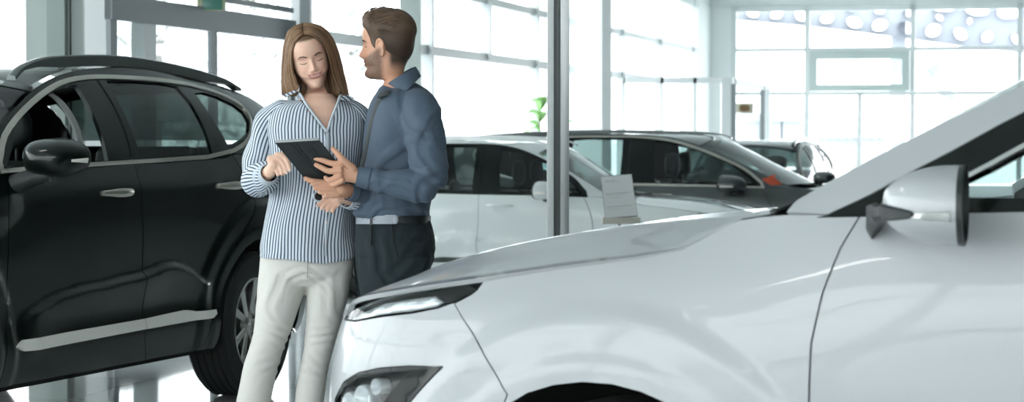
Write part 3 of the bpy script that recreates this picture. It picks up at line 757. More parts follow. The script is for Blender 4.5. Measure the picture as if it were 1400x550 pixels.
    for k in range(4):
        z = .54 + .07*k
        panel('grille_bar', S.LB, [(-1.62,z),(-1.17,z),(-1.17,z+.018),(-1.62,z+.018)], M['bright_chrome'], root, .03, gap=0, off=-.012, flange=.012, sides=(-1, 1), merge=True)
    panel('tailgate', S.LB, [(3.9,.66),(4.47,.66),(4.47,1.268),(3.9,1.268)], paint, root, .06, sides=(-1, 1), merge=True)
    panel('rear_bumper', S.LB, [(3.22,.58),(3.4,.615),(3.9,.655),(4.47,.655),(4.47,.25),(3.5,.25),(3.24,.30)] , paint, root, .05, sides=(-1, 1), merge=True)
    bon = patch('bonnet', S.Hd, np.r_[np.linspace(-1.61, .335, 60)], np.linspace(.012, 1, 26), paint, root)
    patch('windscreen', S.R, np.linspace(.47, 1.10, 16), np.linspace(.02, 1, 14), M['glass_clear'], root, off=-.004, flange=0)
    patch('roof', S.R, np.r_[np.linspace(1.105, 3.25, 40)], np.linspace(0, 1, 20), paint, root, flange=.03)
    patch('rear_screen', S.R, np.linspace(3.26, 3.62, 10), np.linspace(.05, 1, 14), M['glass_dark'], root, flange=0)
    # scuttle: black panel and wipers between bonnet and windscreen
    mb = MB(); rows = []
    for k in range(25):
        y = -.80+1.6*k/24; t = abs(y)/.80
        zf = 1.152+.0*t; xf = .19+.14*t**2; xb = .32+.15*t**2
        rows.append([Vector((xf, y, zf-.03)), Vector((xf+.02, y, zf-.006)), Vector((xb-.02, y, zf+.002)), Vector((xb+.01, y, zf+.012))])
    mb.grid(rows); cowl = mb.build('scuttle', M['plastic'], root, 40)
    for y0 in (-.55, .12):
        mb = MB(); mb.tube([(.30, y0, 1.170), (.27, y0+.25, 1.185), (.27, y0+.55, 1.19)], [.009, .008, .006], 8); mb.build('wiper', M['plastic'], cowl, 40)
    for sd in (-1, 1):
        mz = S.d.get('mirror', (.775, 1.075, 1.205))
        make_mirror(root, mz[0], sd*mz[1], mz[2], paint, sd, white_style=(front == 'white'))
    # dark body behind the panels, with the arches cut away
    U, Z = np.linspace(-1.62, 4.47, 190), np.linspace(.27, 1, 22)
    V, F = [], []
    for sd in (-1, 1):
        b = len(V)
        for u in U:
            zt = float(S.ztop(u)) - .02; zz = .27 + (zt-.27)*((Z-.27)/.73)
            P, N = skin(S.LB, np.stack([np.full(len(zz), u), zz], 1), -.045)
            P[:, 1] = np.minimum(P[:, 1], 0)
            for p in P: V.append((p[0], p[1]*(-sd), p[2]))
        n = len(Z)
        for i in range(len(U)-1):
            for j in range(n-1):
                q = [b+i*n+j, b+(i+1)*n+j, b+(i+1)*n+j+1, b+i*n+j+1]; c = np.mean([V[k] for k in q], 0)
                if any(math.hypot(c[0]-ax, c[2]-S.AZ) < A+.015 and U[i] > -.7 and U[i] < 3.6 for ax in (AX, WB)): continue
                F.append(tuple(q))
    inner = mesh_np('inner_body', V, F, M['shell'], root)
    mb = MB()
    for ax in (AX, WB):
        for sd in (-1, 1):
            rows = [[Vector((ax+math.cos(a)*r_, sd*y_, S.AZ+math.sin(a)*r_)) for a in [math.radians(-15+210*k/24) for k in range(25)]] for r_, y_ in ((A+.012, .89), (A+.012, .55), (.05, .55))]
            mb.grid(rows)
    mb.box(-.75, 3.5, -.58, .58, .24, .34); mb.box(.5, 2.25, -.84, .84, .26, .34)
    mb.box(.50, 2.2, -.86, -.80, .30, 1.12); mb.box(.50, 2.2, .80, .86, .30, 1.12)
    mb.build('underbody', M['shell'], root)
    # cabin
    for sd in (-1, 1) if S.d.get('window_open') else ():
        mb = MB(); P_ = [(1.33, .775, 1.22), (1.335, .765, 1.33), (1.31, .735, 1.43), (1.25, .695, 1.51), (1.14, .655, 1.555)]
        rows = [[Vector((q_[0]+a_, sd*(q_[1]-b_), q_[2])) for a_, b_ in ((0, 0), (.045, .0), (.045, .012), (0, .012))] for q_ in bezier_pts(P_, 4)]
        V_ = mb.grid(rows, close_v=True); mb.bm.faces.new(V_[0]); mb.bm.faces.new(V_[-1]); mb.build('pillar_lining', M['seat_pale'], root, 40)
    mb = MB()
    rows = [[Vector((.45+dx, y, z)) for dx, z in ((-.02, 1.10), (.10, 1.155), (.28, 1.16), (.36, 1.10), (.38, .85), (.34, .60))] for y in np.linspace(-.76, .76, 15)]
    V_ = mb.grid(rows); mb.bm.faces.new(V_[0]); mb.bm.faces.new(V_[-1]); mb.build('dashboard', M['plastic'], root, 40)
    Ms = Matrix.Translation((.93, -.38, 1.02)) @ Matrix.Rotation(-1.15, 4, 'Y')
    mb = MB(); mb.lathe([(.175+.014*math.cos(a), .014*math.sin(a)) for a in [2*PI*k/8 for k in range(9)]], 32, Ms)
    mb.box(-.17, .17, -.02, .02, -.012, .012, Ms); mb.box(-.05, .05, -.06, .06, -.03, .02, Ms, bev=.01); mb.tube([Ms @ Vector((0, 0, 0)), (.62, -.38, .92)], .025, 10); mb.build('steering_wheel', M['plastic'], root, 40)
    make_seat(root, 1.85, 0, M['seat'], w=1.25, name='rear_seat', head=False, zt=1.08)
    for y in (-.4, .4):
        mb = MB(); mb.ell((2.28, y, 1.20), (.05, .12, .09), pw=.7, seg=16); mb.build('headrest', M['seat'], root, 60)
    return root
GL_SUV = ([(.66,1.212),(.75,1.285),(.86,1.386),(1.018,1.465),(1.2,1.527),(1.36,1.562),(1.44,1.568),(1.435,1.40),(1.418,1.222)],
          [(1.70,1.228),(1.695,1.45),(1.700,1.590),(1.95,1.593),(2.2,1.588),(2.36,1.577),(2.39,1.50),(2.395,1.36),(2.385,1.245),(2.0,1.232)],
          [(2.50,1.545),(2.62,1.552),(2.75,1.532),(2.88,1.492),(2.93,1.455),(2.92,1.405),(2.85,1.352),(2.75,1.318),(2.62,1.290),(2.565,1.288),(2.53,1.40)])
SUV['glasses'] = GL_SUV; SUV['drl_split'] = None; SUV['window_open'] = True; SUV['privacy'] = True
SUV['creases'] = [dict(line=[(.65,.565),(.92,.640),(1.3,.672),(1.636,.695),(1.911,.722),(2.05,.69),(2.22,.62)], x0=.62, x1=2.3, a=.032, fade=.24)]
SUV['mirror'] = (.68, 1.04, 1.245)
SB = Shape(SUV)
# ---------------------------------------------------------------- people
def W(px, py, Z):                                    # point at depth Z seen at a given place of the frame
    fw = Vector((0, math.cos(PITCH), -math.sin(PITCH))); up = Vector((0, math.sin(PITCH), math.cos(PITCH)))
    d = Vector((1, 0, 0))*((px-700)/3000) + fw + up*((275-py)/3000)
    return Vector((0, 0, EYE)) + d*(Z/d.y)
def capsule_chain(mb, pts, rs, seg=14, flat=1.0):
    """closed tapering limb with round ends"""
    pts = [Vector(p) for p in pts]
    P = bezier_pts(pts, 6) if len(pts) > 2 else [np.array(pts[0]), np.array(pts[1])]
    k = (len(P)-1)/(len(pts)-1)
    R = [float(np.interp(i/k, range(len(rs)), rs)) for i in range(len(P))]
    a = Vector(P[0]); b = Vector(P[1]); d = (a-b).normalized(); e = (Vector(P[-1])-Vector(P[-2])).normalized()
    pre = [Vector(P[0]) + d*R[0]*s for s in (.98, .8, .45)]; post = [Vector(P[-1]) + e*R[-1]*s for s in (.45, .8, .98)]
    mb.tube(pre + [Vector(p) for p in P] + post, [R[0]*s for s in (.2, .6, .89)] + R + [R[-1]*s for s in (.89, .6, .2)], seg, sx=flat)
def ring_loft(mb, rows, seg=40, pw=.85, cap=True):
    """rows: (centre, half axis a, half axis b)"""
    G = []
    for c, a, b in rows:
        G.append([Vector(c) + Vector(a)*math.copysign(abs(math.sin(t))**pw, math.sin(t)) - Vector(b)*math.copysign(abs(math.cos(t))**pw, math.cos(t)) for t in [2*PI*k/seg for k in range(seg)]])
    V = mb.grid(G, close_v=True)
    if cap: mb.bm.faces.new(V[0][::-1]); mb.bm.faces.new(V[-1])
    return G
HF = [(0,.118),(-.045,.108),(-.074,.088),(-.089,.062),(-.0925,.034),(-.0865,.012),(-.083,-.008),(-.084,-.030),(-.0865,-.048),(-.085,-.062),(-.0775,-.075),(-.082,-.090),(-.081,-.103),(-.070,-.113),(-.042,-.116),(-.008,-.120),(-.006,-.138),(-.010,-.160),(-.022,-.185),(-.040,-.205)]
HB = [(0,.118),(.050,.110),(.084,.086),(.100,.054),(.101,.030),(.098,.008),(.094,-.012),(.088,-.030),(.080,-.045),(.073,-.056),(.068,-.066),(.064,-.076),(.061,-.086),(.060,-.096),(.060,-.106),(.060,-.116),(.061,-.130),(.065,-.150),(.073,-.172),(.085,-.195)]
HWD = [0,.036,.058,.070,.0735,.0745,.0740,.0715,.0675,.0635,.0595,.0555,.0520,.0500,.0495,.0500,.0500,.0515,.0560,.0700]
def head_grid(male, ncol=120, sub=7):
    n = len(HF); t = np.linspace(0, n-1, (n-1)*sub+1); ix = np.arange(n)
    sp = lambda v: Spl(list(zip(ix, v)))(t)
    fy, fz, by, bz, wd = sp([p[0] for p in HF]), sp([p[1] for p in HF]), sp([p[0] for p in HB]), sp([p[1] for p in HB]), sp(HWD)
    if not male: wd = sp([0,.034,.054,.065,.068,.069,.068,.066,.0635,.0595,.0545,.0490,.0430,.0370,.0345,.0400,.0465,.0500,.0550,.0700])
    if male:
        fy = fy - .004*np.exp(-((fz+.095)/.02)**2); wd = wd*1.03 + .006*np.exp(-((t-11)/2.5)**2) + .006*sstep(13, 16, t)
    A = np.linspace(0, 2*PI, ncol, endpoint=False)
    P = np.zeros((len(t), ncol, 3))
    for j, a in enumerate(A):
        s, c = math.sin(a), math.cos(a); front = c > 0
        k = (1-c)/2
        x = wd*np.sign(s)*abs(s)**.92
        mid = (fy*.35+by*.65)*.5*.2
        pf = .86 + (.35 if male else 1.15)*sstep(8.5, 11.5, t)*sstep(15.5, 13.5, t)
        y = np.where(front, mid+(fy-mid)*abs(c)**pf, mid+(by-mid)*abs(c)**.9)
        z = fz + (bz-fz)*k
        P[:, j] = np.stack([x, y, z], -1)
    x, y, z = P[..., 0], P[..., 1], P[..., 2]
    fr = sstep(.0, -.045, y) * sstep(-.125, -.115, z)
    g = lambda cx, cz, sx, sz: np.exp(-((np.abs(x)-cx)/sx)**2-((z-cz)/sz)**2)
    g1 = lambda cx, cz, sx, sz: np.exp(-((x-cx)/sx)**2-((z-cz)/sz)**2)
    d = np.zeros_like(x)
    nz = np.interp(z, [-.052, -.044, -.038, -.033, -.024, -.010, .006, .018, .03], [0, .004, .017, .0235, .0205, .0135, .0075, .003, 0])
    sg = np.interp(z, [-.045, -.033, -.02, .01, .03], [.0115, .0095, .0075, .0065, .008])
    d += nz*np.exp(-(x/sg)**2) * (1.12 if male else .95)
    d += .0075*g(.0125, -.037, .0060, .0075)                       # wings of the nose
    d -= .0105*g(.031, .004, .0175, .0105)                         # sockets
    d += .0055*g(.031, -.001, .0110, .0075)                        # lids over the eyeball
    d += (.0045 if male else .0018)*g(.028, .020, .022, .0065)     # brow
    d += (.0035 if male else .0060)*g(.040, -.030, .018, .016)     # cheeks
    smile = .0 if male else 1.0
    zm = -.0600 + smile*.0045*(np.abs(x)/.024)**2
    wl = sstep(.029 if male else .032, .020, np.abs(x))
    d += wl*(.0045*np.exp(-((z-zm-.0055)/.0042)**2) + .0055*np.exp(-((z-zm+.0070)/.0050)**2) - .0045*np.exp(-((z-zm)/.0019)**2))
    d -= smile*.0035*g(.034, -.050, .006, .012)                    # smile fold
    d -= .002*g(.0, -.049, .004, .004)
    d -= .003*g1(0, -.0775, .018, .006); d += .0025*g1(0, -.097, .014, .010)
    P[..., 1] -= d*fr
    return P, t
def head_into(mb, Mh, Mn, male, seam=(12.5, 17.0)):
    P, t = head_grid(male)
    n, m = P.shape[:2]; w_ = sstep(seam[0], seam[1], t)
    G = []
    for i in range(n):
        row = []
        for j in range(m):
            p = Vector(P[i, j]); row.append((Mh @ p).lerp(Mn @ p, float(w_[i])))
        G.append(row)
    # ears
    for sx in (-1, 1):
        E = []
        for k in range(15):
            a = 2*PI*k/14
        c = Vector((sx*(.077 if male else .074), -.010 if male else .010, -.008))
        R_ = Matrix.Translation(c) @ Matrix.Rotation(sx*-.30, 4, 'Z') @ Matrix.Rotation(.18, 4, 'X')
        rim = [Mh @ (R_ @ Vector((sx*(.006+.004*math.cos(a)), .0165*math.cos(a)*(1 if math.sin(a) > 0 else .7)-.0, .030*math.sin(a)))) for a in [-1.7+2*PI*.86*k/16 for k in range(17)]]
        mb.tube(rim, [.0035]+[.0048]*15+[.0055], 8)
        mb.ell(Mh @ (c+Vector((sx*.001, 0, -.001))), (.006, .015, .026), Mh.to_3x3() @ Matrix.Rotation(sx*-.30, 3, 'Z'), seg=14)
        mb.ell(Mh @ (c+Vector((sx*.004, -.003, -.024))), (.0055, .007, .009), Mh.to_3x3(), seg=10)
    V = mb.grid(G[1:], close_v=True); mb.bm.faces.new(V[0][::-1]); mb.bm.faces.new(V[-1])
def voxel_body(mb, name, m, parent, vox=.0026, smooth=4, colour=None):
    """fuses everything in mb into one continuous skin"""
    bmesh.ops.recalc_face_normals(mb.bm, faces=mb.bm.faces)
    me = bpy.data.meshes.new(name+'_raw'); mb.bm.to_mesh(me); mb.bm.free()
    o = bpy.data.objects.new(name+'_raw', me); col.objects.link(o)
    r = o.modifiers.new('r', 'REMESH'); r.mode = 'VOXEL'; r.voxel_size = vox; r.adaptivity = 0
    s = o.modifiers.new('s', 'SMOOTH'); s.factor = .5; s.iterations = smooth
    dg = bpy.context.evaluated_depsgraph_get(); me2 = bpy.data.meshes.new_from_object(o.evaluated_get(dg)); bpy.data.objects.remove(o)
    me2.name = name; n = len(me2.vertices)
    me2.materials.clear()
    co = np.empty(n*3); me2.vertices.foreach_get('co', co); co = co.reshape(-1, 3)
    c = colour(co); at = me2.color_attributes.new('tone', 'FLOAT_COLOR', 'POINT')
    at.data.foreach_set('color', np.concatenate([c, np.ones((n, 1))], 1).ravel())
    me2.polygons.foreach_set('use_smooth', [True]*len(me2.polygons))
    return link(name, me2, m, parent)
def skin_mat(name):
    m = mat(name, (.6, .4, .3), .48); nt = m.node_tree; p = nt.nodes['Principled BSDF']
    a = nt.nodes.new('ShaderNodeVertexColor'); a.layer_name = 'tone'; nt.links.new(a.outputs[0], p.inputs['Base Color'])
    p.inputs['Subsurface Weight'].default_value = .12; p.inputs['Subsurface Radius'].default_value = (.012, .005, .003); p.inputs['Subsurface Scale'].default_value = .5
    n = nt.nodes.new('ShaderNodeTexNoise'); n.inputs['Scale'].default_value = 220; b = nt.nodes.new('ShaderNodeBump'); b.inputs['Strength'].default_value = .06; b.inputs['Distance'].default_value = .002
    nt.links.new(n.outputs[0], b.inputs['Height']); nt.links.new(b.outputs[0], p.inputs['Normal'])
    return m
def head_colour(co, Mh, base, lip, male, hair):
    q = (np.linalg.inv(np.array(Mh)) @ np.concatenate([co, np.ones((len(co), 1))], 1).T).T[:, :3]
    x, y, z = q.T; ax = np.abs(x)
    c = np.tile(np.array(base), (len(co), 1))
    def mix(k, colr): 
        nonlocal c
        k = np.clip(k, 0, 1)[:, None]; c = c*(1-k) + np.array(colr)*k
    nearhead = (np.abs(z) < .13) & (ax < .10) & (np.abs(y) < .13)
    fr = sstep(-.055, -.07, y)*nearhead
    mix(.35*np.exp(-((ax-.040)/.018)**2-((z+.030)/.018)**2)*fr, (base[0]*1.02, base[1]*.72, base[2]*.70))
    mix(.30*np.exp(-(x/.012)**2-((z+.034)/.012)**2)*fr, (base[0], base[1]*.75, base[2]*.72))
    zm = -.0600 + (0 if male else .0045*(ax/.024)**2)
    k = sstep(.0290 if not male else .0265, .0255 if not male else .0235, ax)*sstep(1.15, .85, np.abs(z-zm+.0008)/(.0108*np.sqrt(np.clip(1-(ax/(.0275 if male else .0305))**2, .02, 1))))*fr
    if not male: mix(.35*np.exp(-((ax-.031)/.015)**2-((z-.004)/.007)**2)*fr, (base[0]*.72, base[1]*.55, base[2]*.5))
    mix(k*(.45 if male else .9), lip)
    if not male:
        mix(.9*sstep(.021, .014, ax)*sstep(.0022, .0012, np.abs(z-zm-.0004))*fr, (.92, .88, .84))
    if male:
        rng = np.random.default_rng(3).random(len(co))
        jaw = sstep(-.030, -.050, z - .55*np.clip(y+.075, 0, .06)*(1)) * sstep(.004, -.022, y) * nearhead * sstep(-.128, -.118, z)
        lipz = sstep(.026, .018, ax)*sstep(.014, .009, np.abs(z+.060))*fr
        side = sstep(-.035, -.02, z+0*z)*0
        mix(np.clip(jaw*(1-lipz)*(.74+.25*(rng-.5)), 0, 1), hair)
    # scalp under the hair
    line = .078 if not male else .068
    hz = sstep(line-.004, line+.006, z + np.clip(y+.07, 0, .2)*(-.0 if not male else .0)) 
    back = sstep(.0, .02, y - (.01 if male else -.005)) * sstep(-.095 if male else -.10, -.050, z)
    mix(np.clip(hz+back, 0, 1)*nearhead*(1), hair)
    return c
def fused(name, m, parent, parts, vox=.005, smooth=6, folds=None):
    """one continuous garment grown from overlapping closed rings"""
    mb = MB()
    for rows, pw in parts:
        R = []
        n = len(rows); t = np.linspace(0, n-1, (n-1)*5+1)
        f = lambda q: np.stack([Spl([(i, r[q][k]) for i, r in enumerate(rows)])(t) for k in range(3)], 1)
        ring_loft(mb, list(zip(f(0), f(1), f(2))), 56, pw)
    bmesh.ops.recalc_face_normals(mb.bm, faces=mb.bm.faces)
    me = bpy.data.meshes.new(name+'_raw'); mb.bm.to_mesh(me); mb.bm.free(); o = bpy.data.objects.new(name+'_raw', me); col.objects.link(o)
    r = o.modifiers.new('r', 'REMESH'); r.mode = 'VOXEL'; r.voxel_size = vox
    s_ = o.modifiers.new('s', 'SMOOTH'); s_.factor = .5; s_.iterations = smooth
    dg = bpy.context.evaluated_depsgraph_get(); me2 = bpy.data.meshes.new_from_object(o.evaluated_get(dg)); bpy.data.objects.remove(o); me2.name = name
    me2.materials.clear(); n = len(me2.vertices); co = np.empty(n*3); me2.vertices.foreach_get('co', co); co = co.reshape(-1, 3); no = np.empty(n*3); me2.vertices.foreach_get('normal', no); no = no.reshape(-1, 3)
    if folds is not None: co = co + no*folds(co)[:, None]; me2.vertices.foreach_set('co', co.ravel())
    me2.polygons.foreach_set('use_smooth', [True]*len(me2.polygons))
    return link(name, me2, m, parent)
def fold_field(seed, spots):
    """creases: (centre, direction of the crease, half length, spacing, amplitude, radius)"""
    def f(co):
        d = np.zeros(len(co))
        for c, ax, ln, sp, am, rad in spots:
            c = np.array(c); ax = np.array(ax, float); ax /= np.linalg.norm(ax); q = co-c
            along = q@ax; perp = np.array([-ax[2], 0, ax[0]]); across = q@perp + .010*np.sin(along*40+seed) + .25*along*along/ max(rad, .01)
            w = np.exp(-(along/ln)**2-(across/rad)**2-(q[:, 1]/.25)**2)
            s = np.sin(across/sp*2*PI); d += am*w*(np.abs(s)**.6*np.sign(s))
        return d
    return f
M['skin_w'] = skin_mat('skin_fair'); M['skin_m'] = skin_mat('skin_tan')
def hair_mat(name, c1, c2):
    m = mat(name, c1, .52, spec=.35); nt = m.node_tree; p = nt.nodes['Principled BSDF']
    a = nt.nodes.new('ShaderNodeVertexColor'); a.layer_name = 'tone'
    mx = nt.nodes.new('ShaderNodeMix'); mx.data_type = 'RGBA'; mx.inputs[6].default_value = (*c1, 1); mx.inputs[7].default_value = (*c2, 1)
    nt.links.new(a.outputs[0], mx.inputs[0]); nt.links.new(mx.outputs[2], p.inputs['Base Color']); p.inputs['Anisotropic'].default_value = .5
    return m
M['hair_w'] = hair_mat('hair_light_brown', (.115, .060, .030), (.40, .25, .145))
M['hair_m'] = hair_mat('hair_dark_brown', (.030, .018, .011), (.15, .092, .058))
def tone_by_island(o, rng, lo=0, hi=1):
    """one random tone per strand"""
    pass
def strands(name, paths, widths, m, parent, rng, thick=.35, tones=None):
    V, F, T = [], [], []
    for pi, P in enumerate(paths):
        P = [Vector(p) for p in P]; n = len(P); w0 = widths[pi]; tone = tones[pi] if tones is not None else rng.random(); b0 = len(V)
        for i, p in enumerate(P):
            t = (P[min(i+1, n-1)]-P[max(i-1, 0)]).normalized(); nrm = Vector((0, -1, .0))
            s_ = t.cross(nrm);
            if s_.length < 1e-3: s_ = Vector((1, 0, 0))
            s_.normalize(); o_ = s_.cross(t).normalized()
            k = i/(n-1); w_ = w0*(.5+.5*min(1, k*6))*(1 - .55*max(0, (k-.85)/.15))
            for q in range(6):
                a = 2*PI*q/6; V.append(p + s_*math.cos(a)*w_ + o_*math.sin(a)*w_*thick); T.append(tone*(.85+.15*math.sin(k*9+pi)))
        for i in range(n-1):
            for q in range(6): F.append((b0+i*6+q, b0+i*6+(q+1) % 6, b0+(i+1)*6+(q+1) % 6, b0+(i+1)*6+q))
        F.append(tuple(b0+q for q in range(6))[::-1]); F.append(tuple(b0+(n-1)*6+q for q in range(6)))
    o = mesh_np(name, V, F, m, parent)
    at = o.data.color_attributes.new('tone', 'FLOAT_COLOR', 'POINT'); at.data.foreach_set('color', np.repeat(np.clip(T, 0, 1), 4))
    return o
# ---- cloth
def stripe_mat():
    m = mat('striped_cotton', (.62, .66, .70), .85); nt = m.node_tree; p = nt.nodes['Principled BSDF']
    a = nt.nodes.new('ShaderNodeAttribute'); a.attribute_name = 'stripe'
    mu = nt.nodes.new('ShaderNodeMath'); mu.operation = 'MULTIPLY'; mu.inputs[1].default_value = 1/.0119
    fr = nt.nodes.new('ShaderNodeMath'); fr.operation = 'FRACT'
    pp = nt.nodes.new('ShaderNodeMath'); pp.operation = 'PINGPONG'; pp.inputs[1].default_value = .5
    r = nt.nodes.new('ShaderNodeValToRGB'); r.color_ramp.elements[0].position = .17; r.color_ramp.elements[1].position = .24
    r.color_ramp.elements[0].color = (.055, .085, .135, 1); r.color_ramp.elements[1].color = (.66, .72, .78, 1)
    nt.links.new(a.outputs['Fac'], mu.inputs[0]); nt.links.new(mu.outputs[0], pp.inputs[0]); nt.links.new(pp.outputs[0], r.inputs[0]); nt.links.new(r.outputs[0], p.inputs['Base Color'])
    return m
M['stripe'] = stripe_mat()
M['cuff'] = mat('pale_cuff', (.50, .56, .62), .85)
M['shirt_blue'] = mat('blue_grey_shirt', (.068, .098, .138), .75, bump=(60, .12))
M['tie'] = mat('grey_tie', (.038, .048, .050), .55, bump=(300, .2))
M['trouser_white'] = mat('cream_trousers', (.66, .65, .61), .8, bump=(14, .25))
M['trouser_dark'] = mat('dark_teal_trousers', (.009, .018, .022), .85, bump=(25, .15))
M['belt_light'] = mat('pale_grey_leather', (.34, .37, .42), .5); M['belt_dark'] = mat('black_leather', (.012, .014, .016), .5)
M['cover'] = mat('tablet_cover', (.010, .014, .016), .5, bump=(200, .1)); M['screen_edge'] = mat('tablet_edge', (.45, .47, .48), .35)
M['shoe'] = mat('shoe_leather', (.02, .02, .02), .4); M['shoe_w'] = mat('pale_shoe', (.5, .48, .45), .5); M['nail'] = mat('nail', (.72, .60, .58), .25)
def garment(name, m, parent, lofts, thick=.0025, wr=0.0, seed=1):
    """lofts: list of rows [(c, a, b)], each an open tube of cloth; stripe attribute = distance round the tube from its front"""
    V, F, S_ = [], [], []; rng = np.random.default_rng(seed)
    for rows, seg, pw, folds in lofts:
        C = np.array([list(r[0]) for r in rows]); A = np.array([list(r[1]) for r in rows]); B = np.array([list(r[2]) for r in rows])
        n = len(rows); sub = 6; t = np.linspace(0, n-1, (n-1)*sub+1)
        f = lambda Q: np.stack([Spl(list(zip(range(n), Q[:, k])))(t) for k in range(3)], 1)
        C, A, B = f(C), f(A), f(B); th = np.linspace(-PI, PI, seg, endpoint=False); b0 = len(V)
        s, c = np.sin(th), np.cos(th); ss = np.sign(s)*np.abs(s)**pw; cc = np.sign(c)*np.abs(c)**pw
        P = C[:, None] + A[:, None]*ss[None, :, None] - B[:, None]*cc[None, :, None]
        # arc length from the front
        d = np.linalg.norm(np.diff(np.concatenate([P, P[:, :1]], 1), axis=1), axis=2); L = np.cumsum(d, 1); L = np.concatenate([np.zeros((len(t), 1)), L[:, :-1]], 1); mid = seg//2; L = L - L[:, mid:mid+1]
        Lm = L*.5 + .5*L.mean(0)[None]
        cen = C[:, None]; rad = P - cen; rl = np.linalg.norm(rad, axis=2, keepdims=True)+1e-9; disp = np.zeros((len(t), seg))
        for amp, k1, k2, ph, t0, t1 in folds:
            disp += amp*np.sin(k1*th[None]+k2*t[:, None]+ph)*(sstep(t0, t0+.8, t)*sstep(t1, t1-.8, t))[:, None]
        P = P + rad/rl*disp[..., None]
        for row in P: V += [p for p in row]
        S_ += list(Lm.ravel())
        for i in range(len(t)-1):
            for j in range(seg): F.append((b0+i*seg+j, b0+i*seg+(j+1) % seg, b0+(i+1)*seg+(j+1) % seg, b0+(i+1)*seg+j))
    o = mesh_np(name, V, F, m, parent)
    at = o.data.attributes.new('stripe', 'FLOAT', 'POINT'); at.data.foreach_set('value', np.array(S_, dtype=np.float32))
    bm = bmesh.new(); bm.from_mesh(o.data); bmesh.ops.recalc_face_normals(bm, faces=bm.faces); bm.to_mesh(o.data); bm.free()
    if thick:
        md = o.modifiers.new('thickness', 'SOLIDIFY'); md.thickness = thick; md.offset = -1
    return o
def prow(py, L, R, Z, hd, yaw=0.0, tilt=0.0):
    """horizontal cloth ring seen between columns L and R at row py"""
    hw = (R-L)/2/3000*Z; c = W((L+R)/2, py, Z); cy_, sy = math.cos(yaw), math.sin(yaw)
    k = hw/math.sqrt(cy_**2 + (hd/hw*sy)**2) if yaw else hw
    return (c, Vector((cy_*k, sy*k, tilt*k)), Vector((-sy*hd, cy_*hd, 0)))
def limb_rows(pts, rs, flat=1.0, front=Vector((0, -1, 0))):
    """rings along a limb; the b axis points away from the front"""
    pts = [Vector(p) for p in pts]; out = []; n = len(pts)
    for i, p in enumerate(pts):
        t = (pts[min(i+1, n-1)]-pts[max(i-1, 0)]).normalized()
        b = -(front - t*front.dot(t)).normalized(); a = b.cross(t).normalized()
        out.append((p, a*rs[i], b*rs[i]*flat))
    return out
def Rm(o, x=0, y=0, z=0): return Matrix.Translation(o) @ Euler((x, y, z), 'XYZ').to_matrix().to_4x4()
# ================= the woman
ZW = 7.93
wroot = empty('person', (W(415, 600, ZW).x, ZW, 0), 0, 'person with long light brown hair, striped shirt and cream trousers, pointing at a tablet', 'person')
WI = Matrix.Translation(-wroot.location)
Hc = W(422.5, 77, ZW-.02)
Mh = Rm(Hc, .0, 0, 0) @ Matrix.Rotation(math.radians(-15), 4, 'Y') @ Matrix.Rotation(math.radians(8), 4, 'Z') @ Matrix.Rotation(math.radians(16), 4, 'X') @ Matrix.Scale(.94, 4)
Mn = Rm(W(436, 88, ZW+.03)) @ Matrix.Rotation(math.radians(4), 4, 'Y')
Mh_l, Mn_l = WI @ Mh, WI @ Mn
Wl = lambda px, py, Z: WI @ W(px, py, Z)
mb = MB(); head_into(mb, Mh_l, Mn_l, False)
# torso, shoulders, legs
def lr(py, L, R, Z, hd, yaw=0): c, a, b = prow(py, L, R, Z, hd, yaw); return (WI @ c, a, b)
ring_loft(mb, [lr(128, 418, 455, ZW+.02, .058), lr(136, 410, 462, ZW+.01, .062), lr(146, 396, 474, ZW+.01, .068), lr(160, 388, 482, ZW+.005, .086), lr(180, 386, 480, ZW, .100), lr(205, 388, 478, ZW, .108), lr(240, 390, 474, ZW+.01, .088), lr(275, 390, 472, ZW, .095), lr(320, 370, 478, ZW, .108), lr(355, 368, 474, ZW, .085), lr(376, 380, 462, ZW, .06)], pw=.9)
for hip, knee, ank in (((390, 370), (363, 486), (335, 662)), ((450, 370), (436, 486), (417, 662))):
    capsule_chain(mb, [Wl(*hip, ZW), Wl(*knee, ZW-.01), Wl(*ank, ZW+.015)], [.052, .040, .028])
    capsule_chain(mb, [Wl(ank[0], 668, ZW+.03), Wl(ank[0]-2, 684, ZW-.12)], [.03, .022])
# arms
capsule_chain(mb, [Wl(384, 166, ZW), Wl(363, 205, ZW-.01), Wl(352, 246, ZW-.06)], [.034, .032, .028])
capsule_chain(mb, [Wl(352, 246, ZW-.06), Wl(360, 243, ZW-.20), Wl(370, 233, ZW-.29)], [.032, .028, .021])
capsule_chain(mb, [Wl(484, 168, ZW+.0), Wl(494, 205, ZW+.03), Wl(497, 248, ZW-.03)], [.034, .032, .028])
capsule_chain(mb, [Wl(497, 248, ZW-.03), Wl(486, 270, ZW-.17), Wl(470, 271, ZW-.25)], [.032, .028, .020])
# right hand (image left): palm and fingers pointing down over the tablet's corner
ZA = ZW-.32
mb.ell(Wl(375, 223, ZA), (.022, .013, .033), Matrix.Rotation(math.radians(-40), 3, 'Y'), seg=16)
capsule_chain(mb, [Wl(369, 236, ZA+.02), Wl(374, 226, ZA)], [.021, .020])
for pts, r in (([(378, 212), (387, 213.5), (393.5, 222), (396, 232)], .0090), ([(375, 215.5), (383, 218.5), (389, 227), (391.5, 236)], .0092), ([(372, 219), (379, 223), (384, 231), (386, 238)], .0088), ([(369, 223), (374.5, 228), (379, 235), (380, 239.5)], .0078)):
    capsule_chain(mb, [Wl(a, b, ZA-.004*i) for i, (a, b) in enumerate(pts)], [r*1.12, r*1.05, r, r*.82], 12)
capsule_chain(mb, [Wl(377, 226, ZA+.0), Wl(386, 212, ZA+.02), Wl(392, 205, ZA+.03)], [.012, .010, .008], 12)
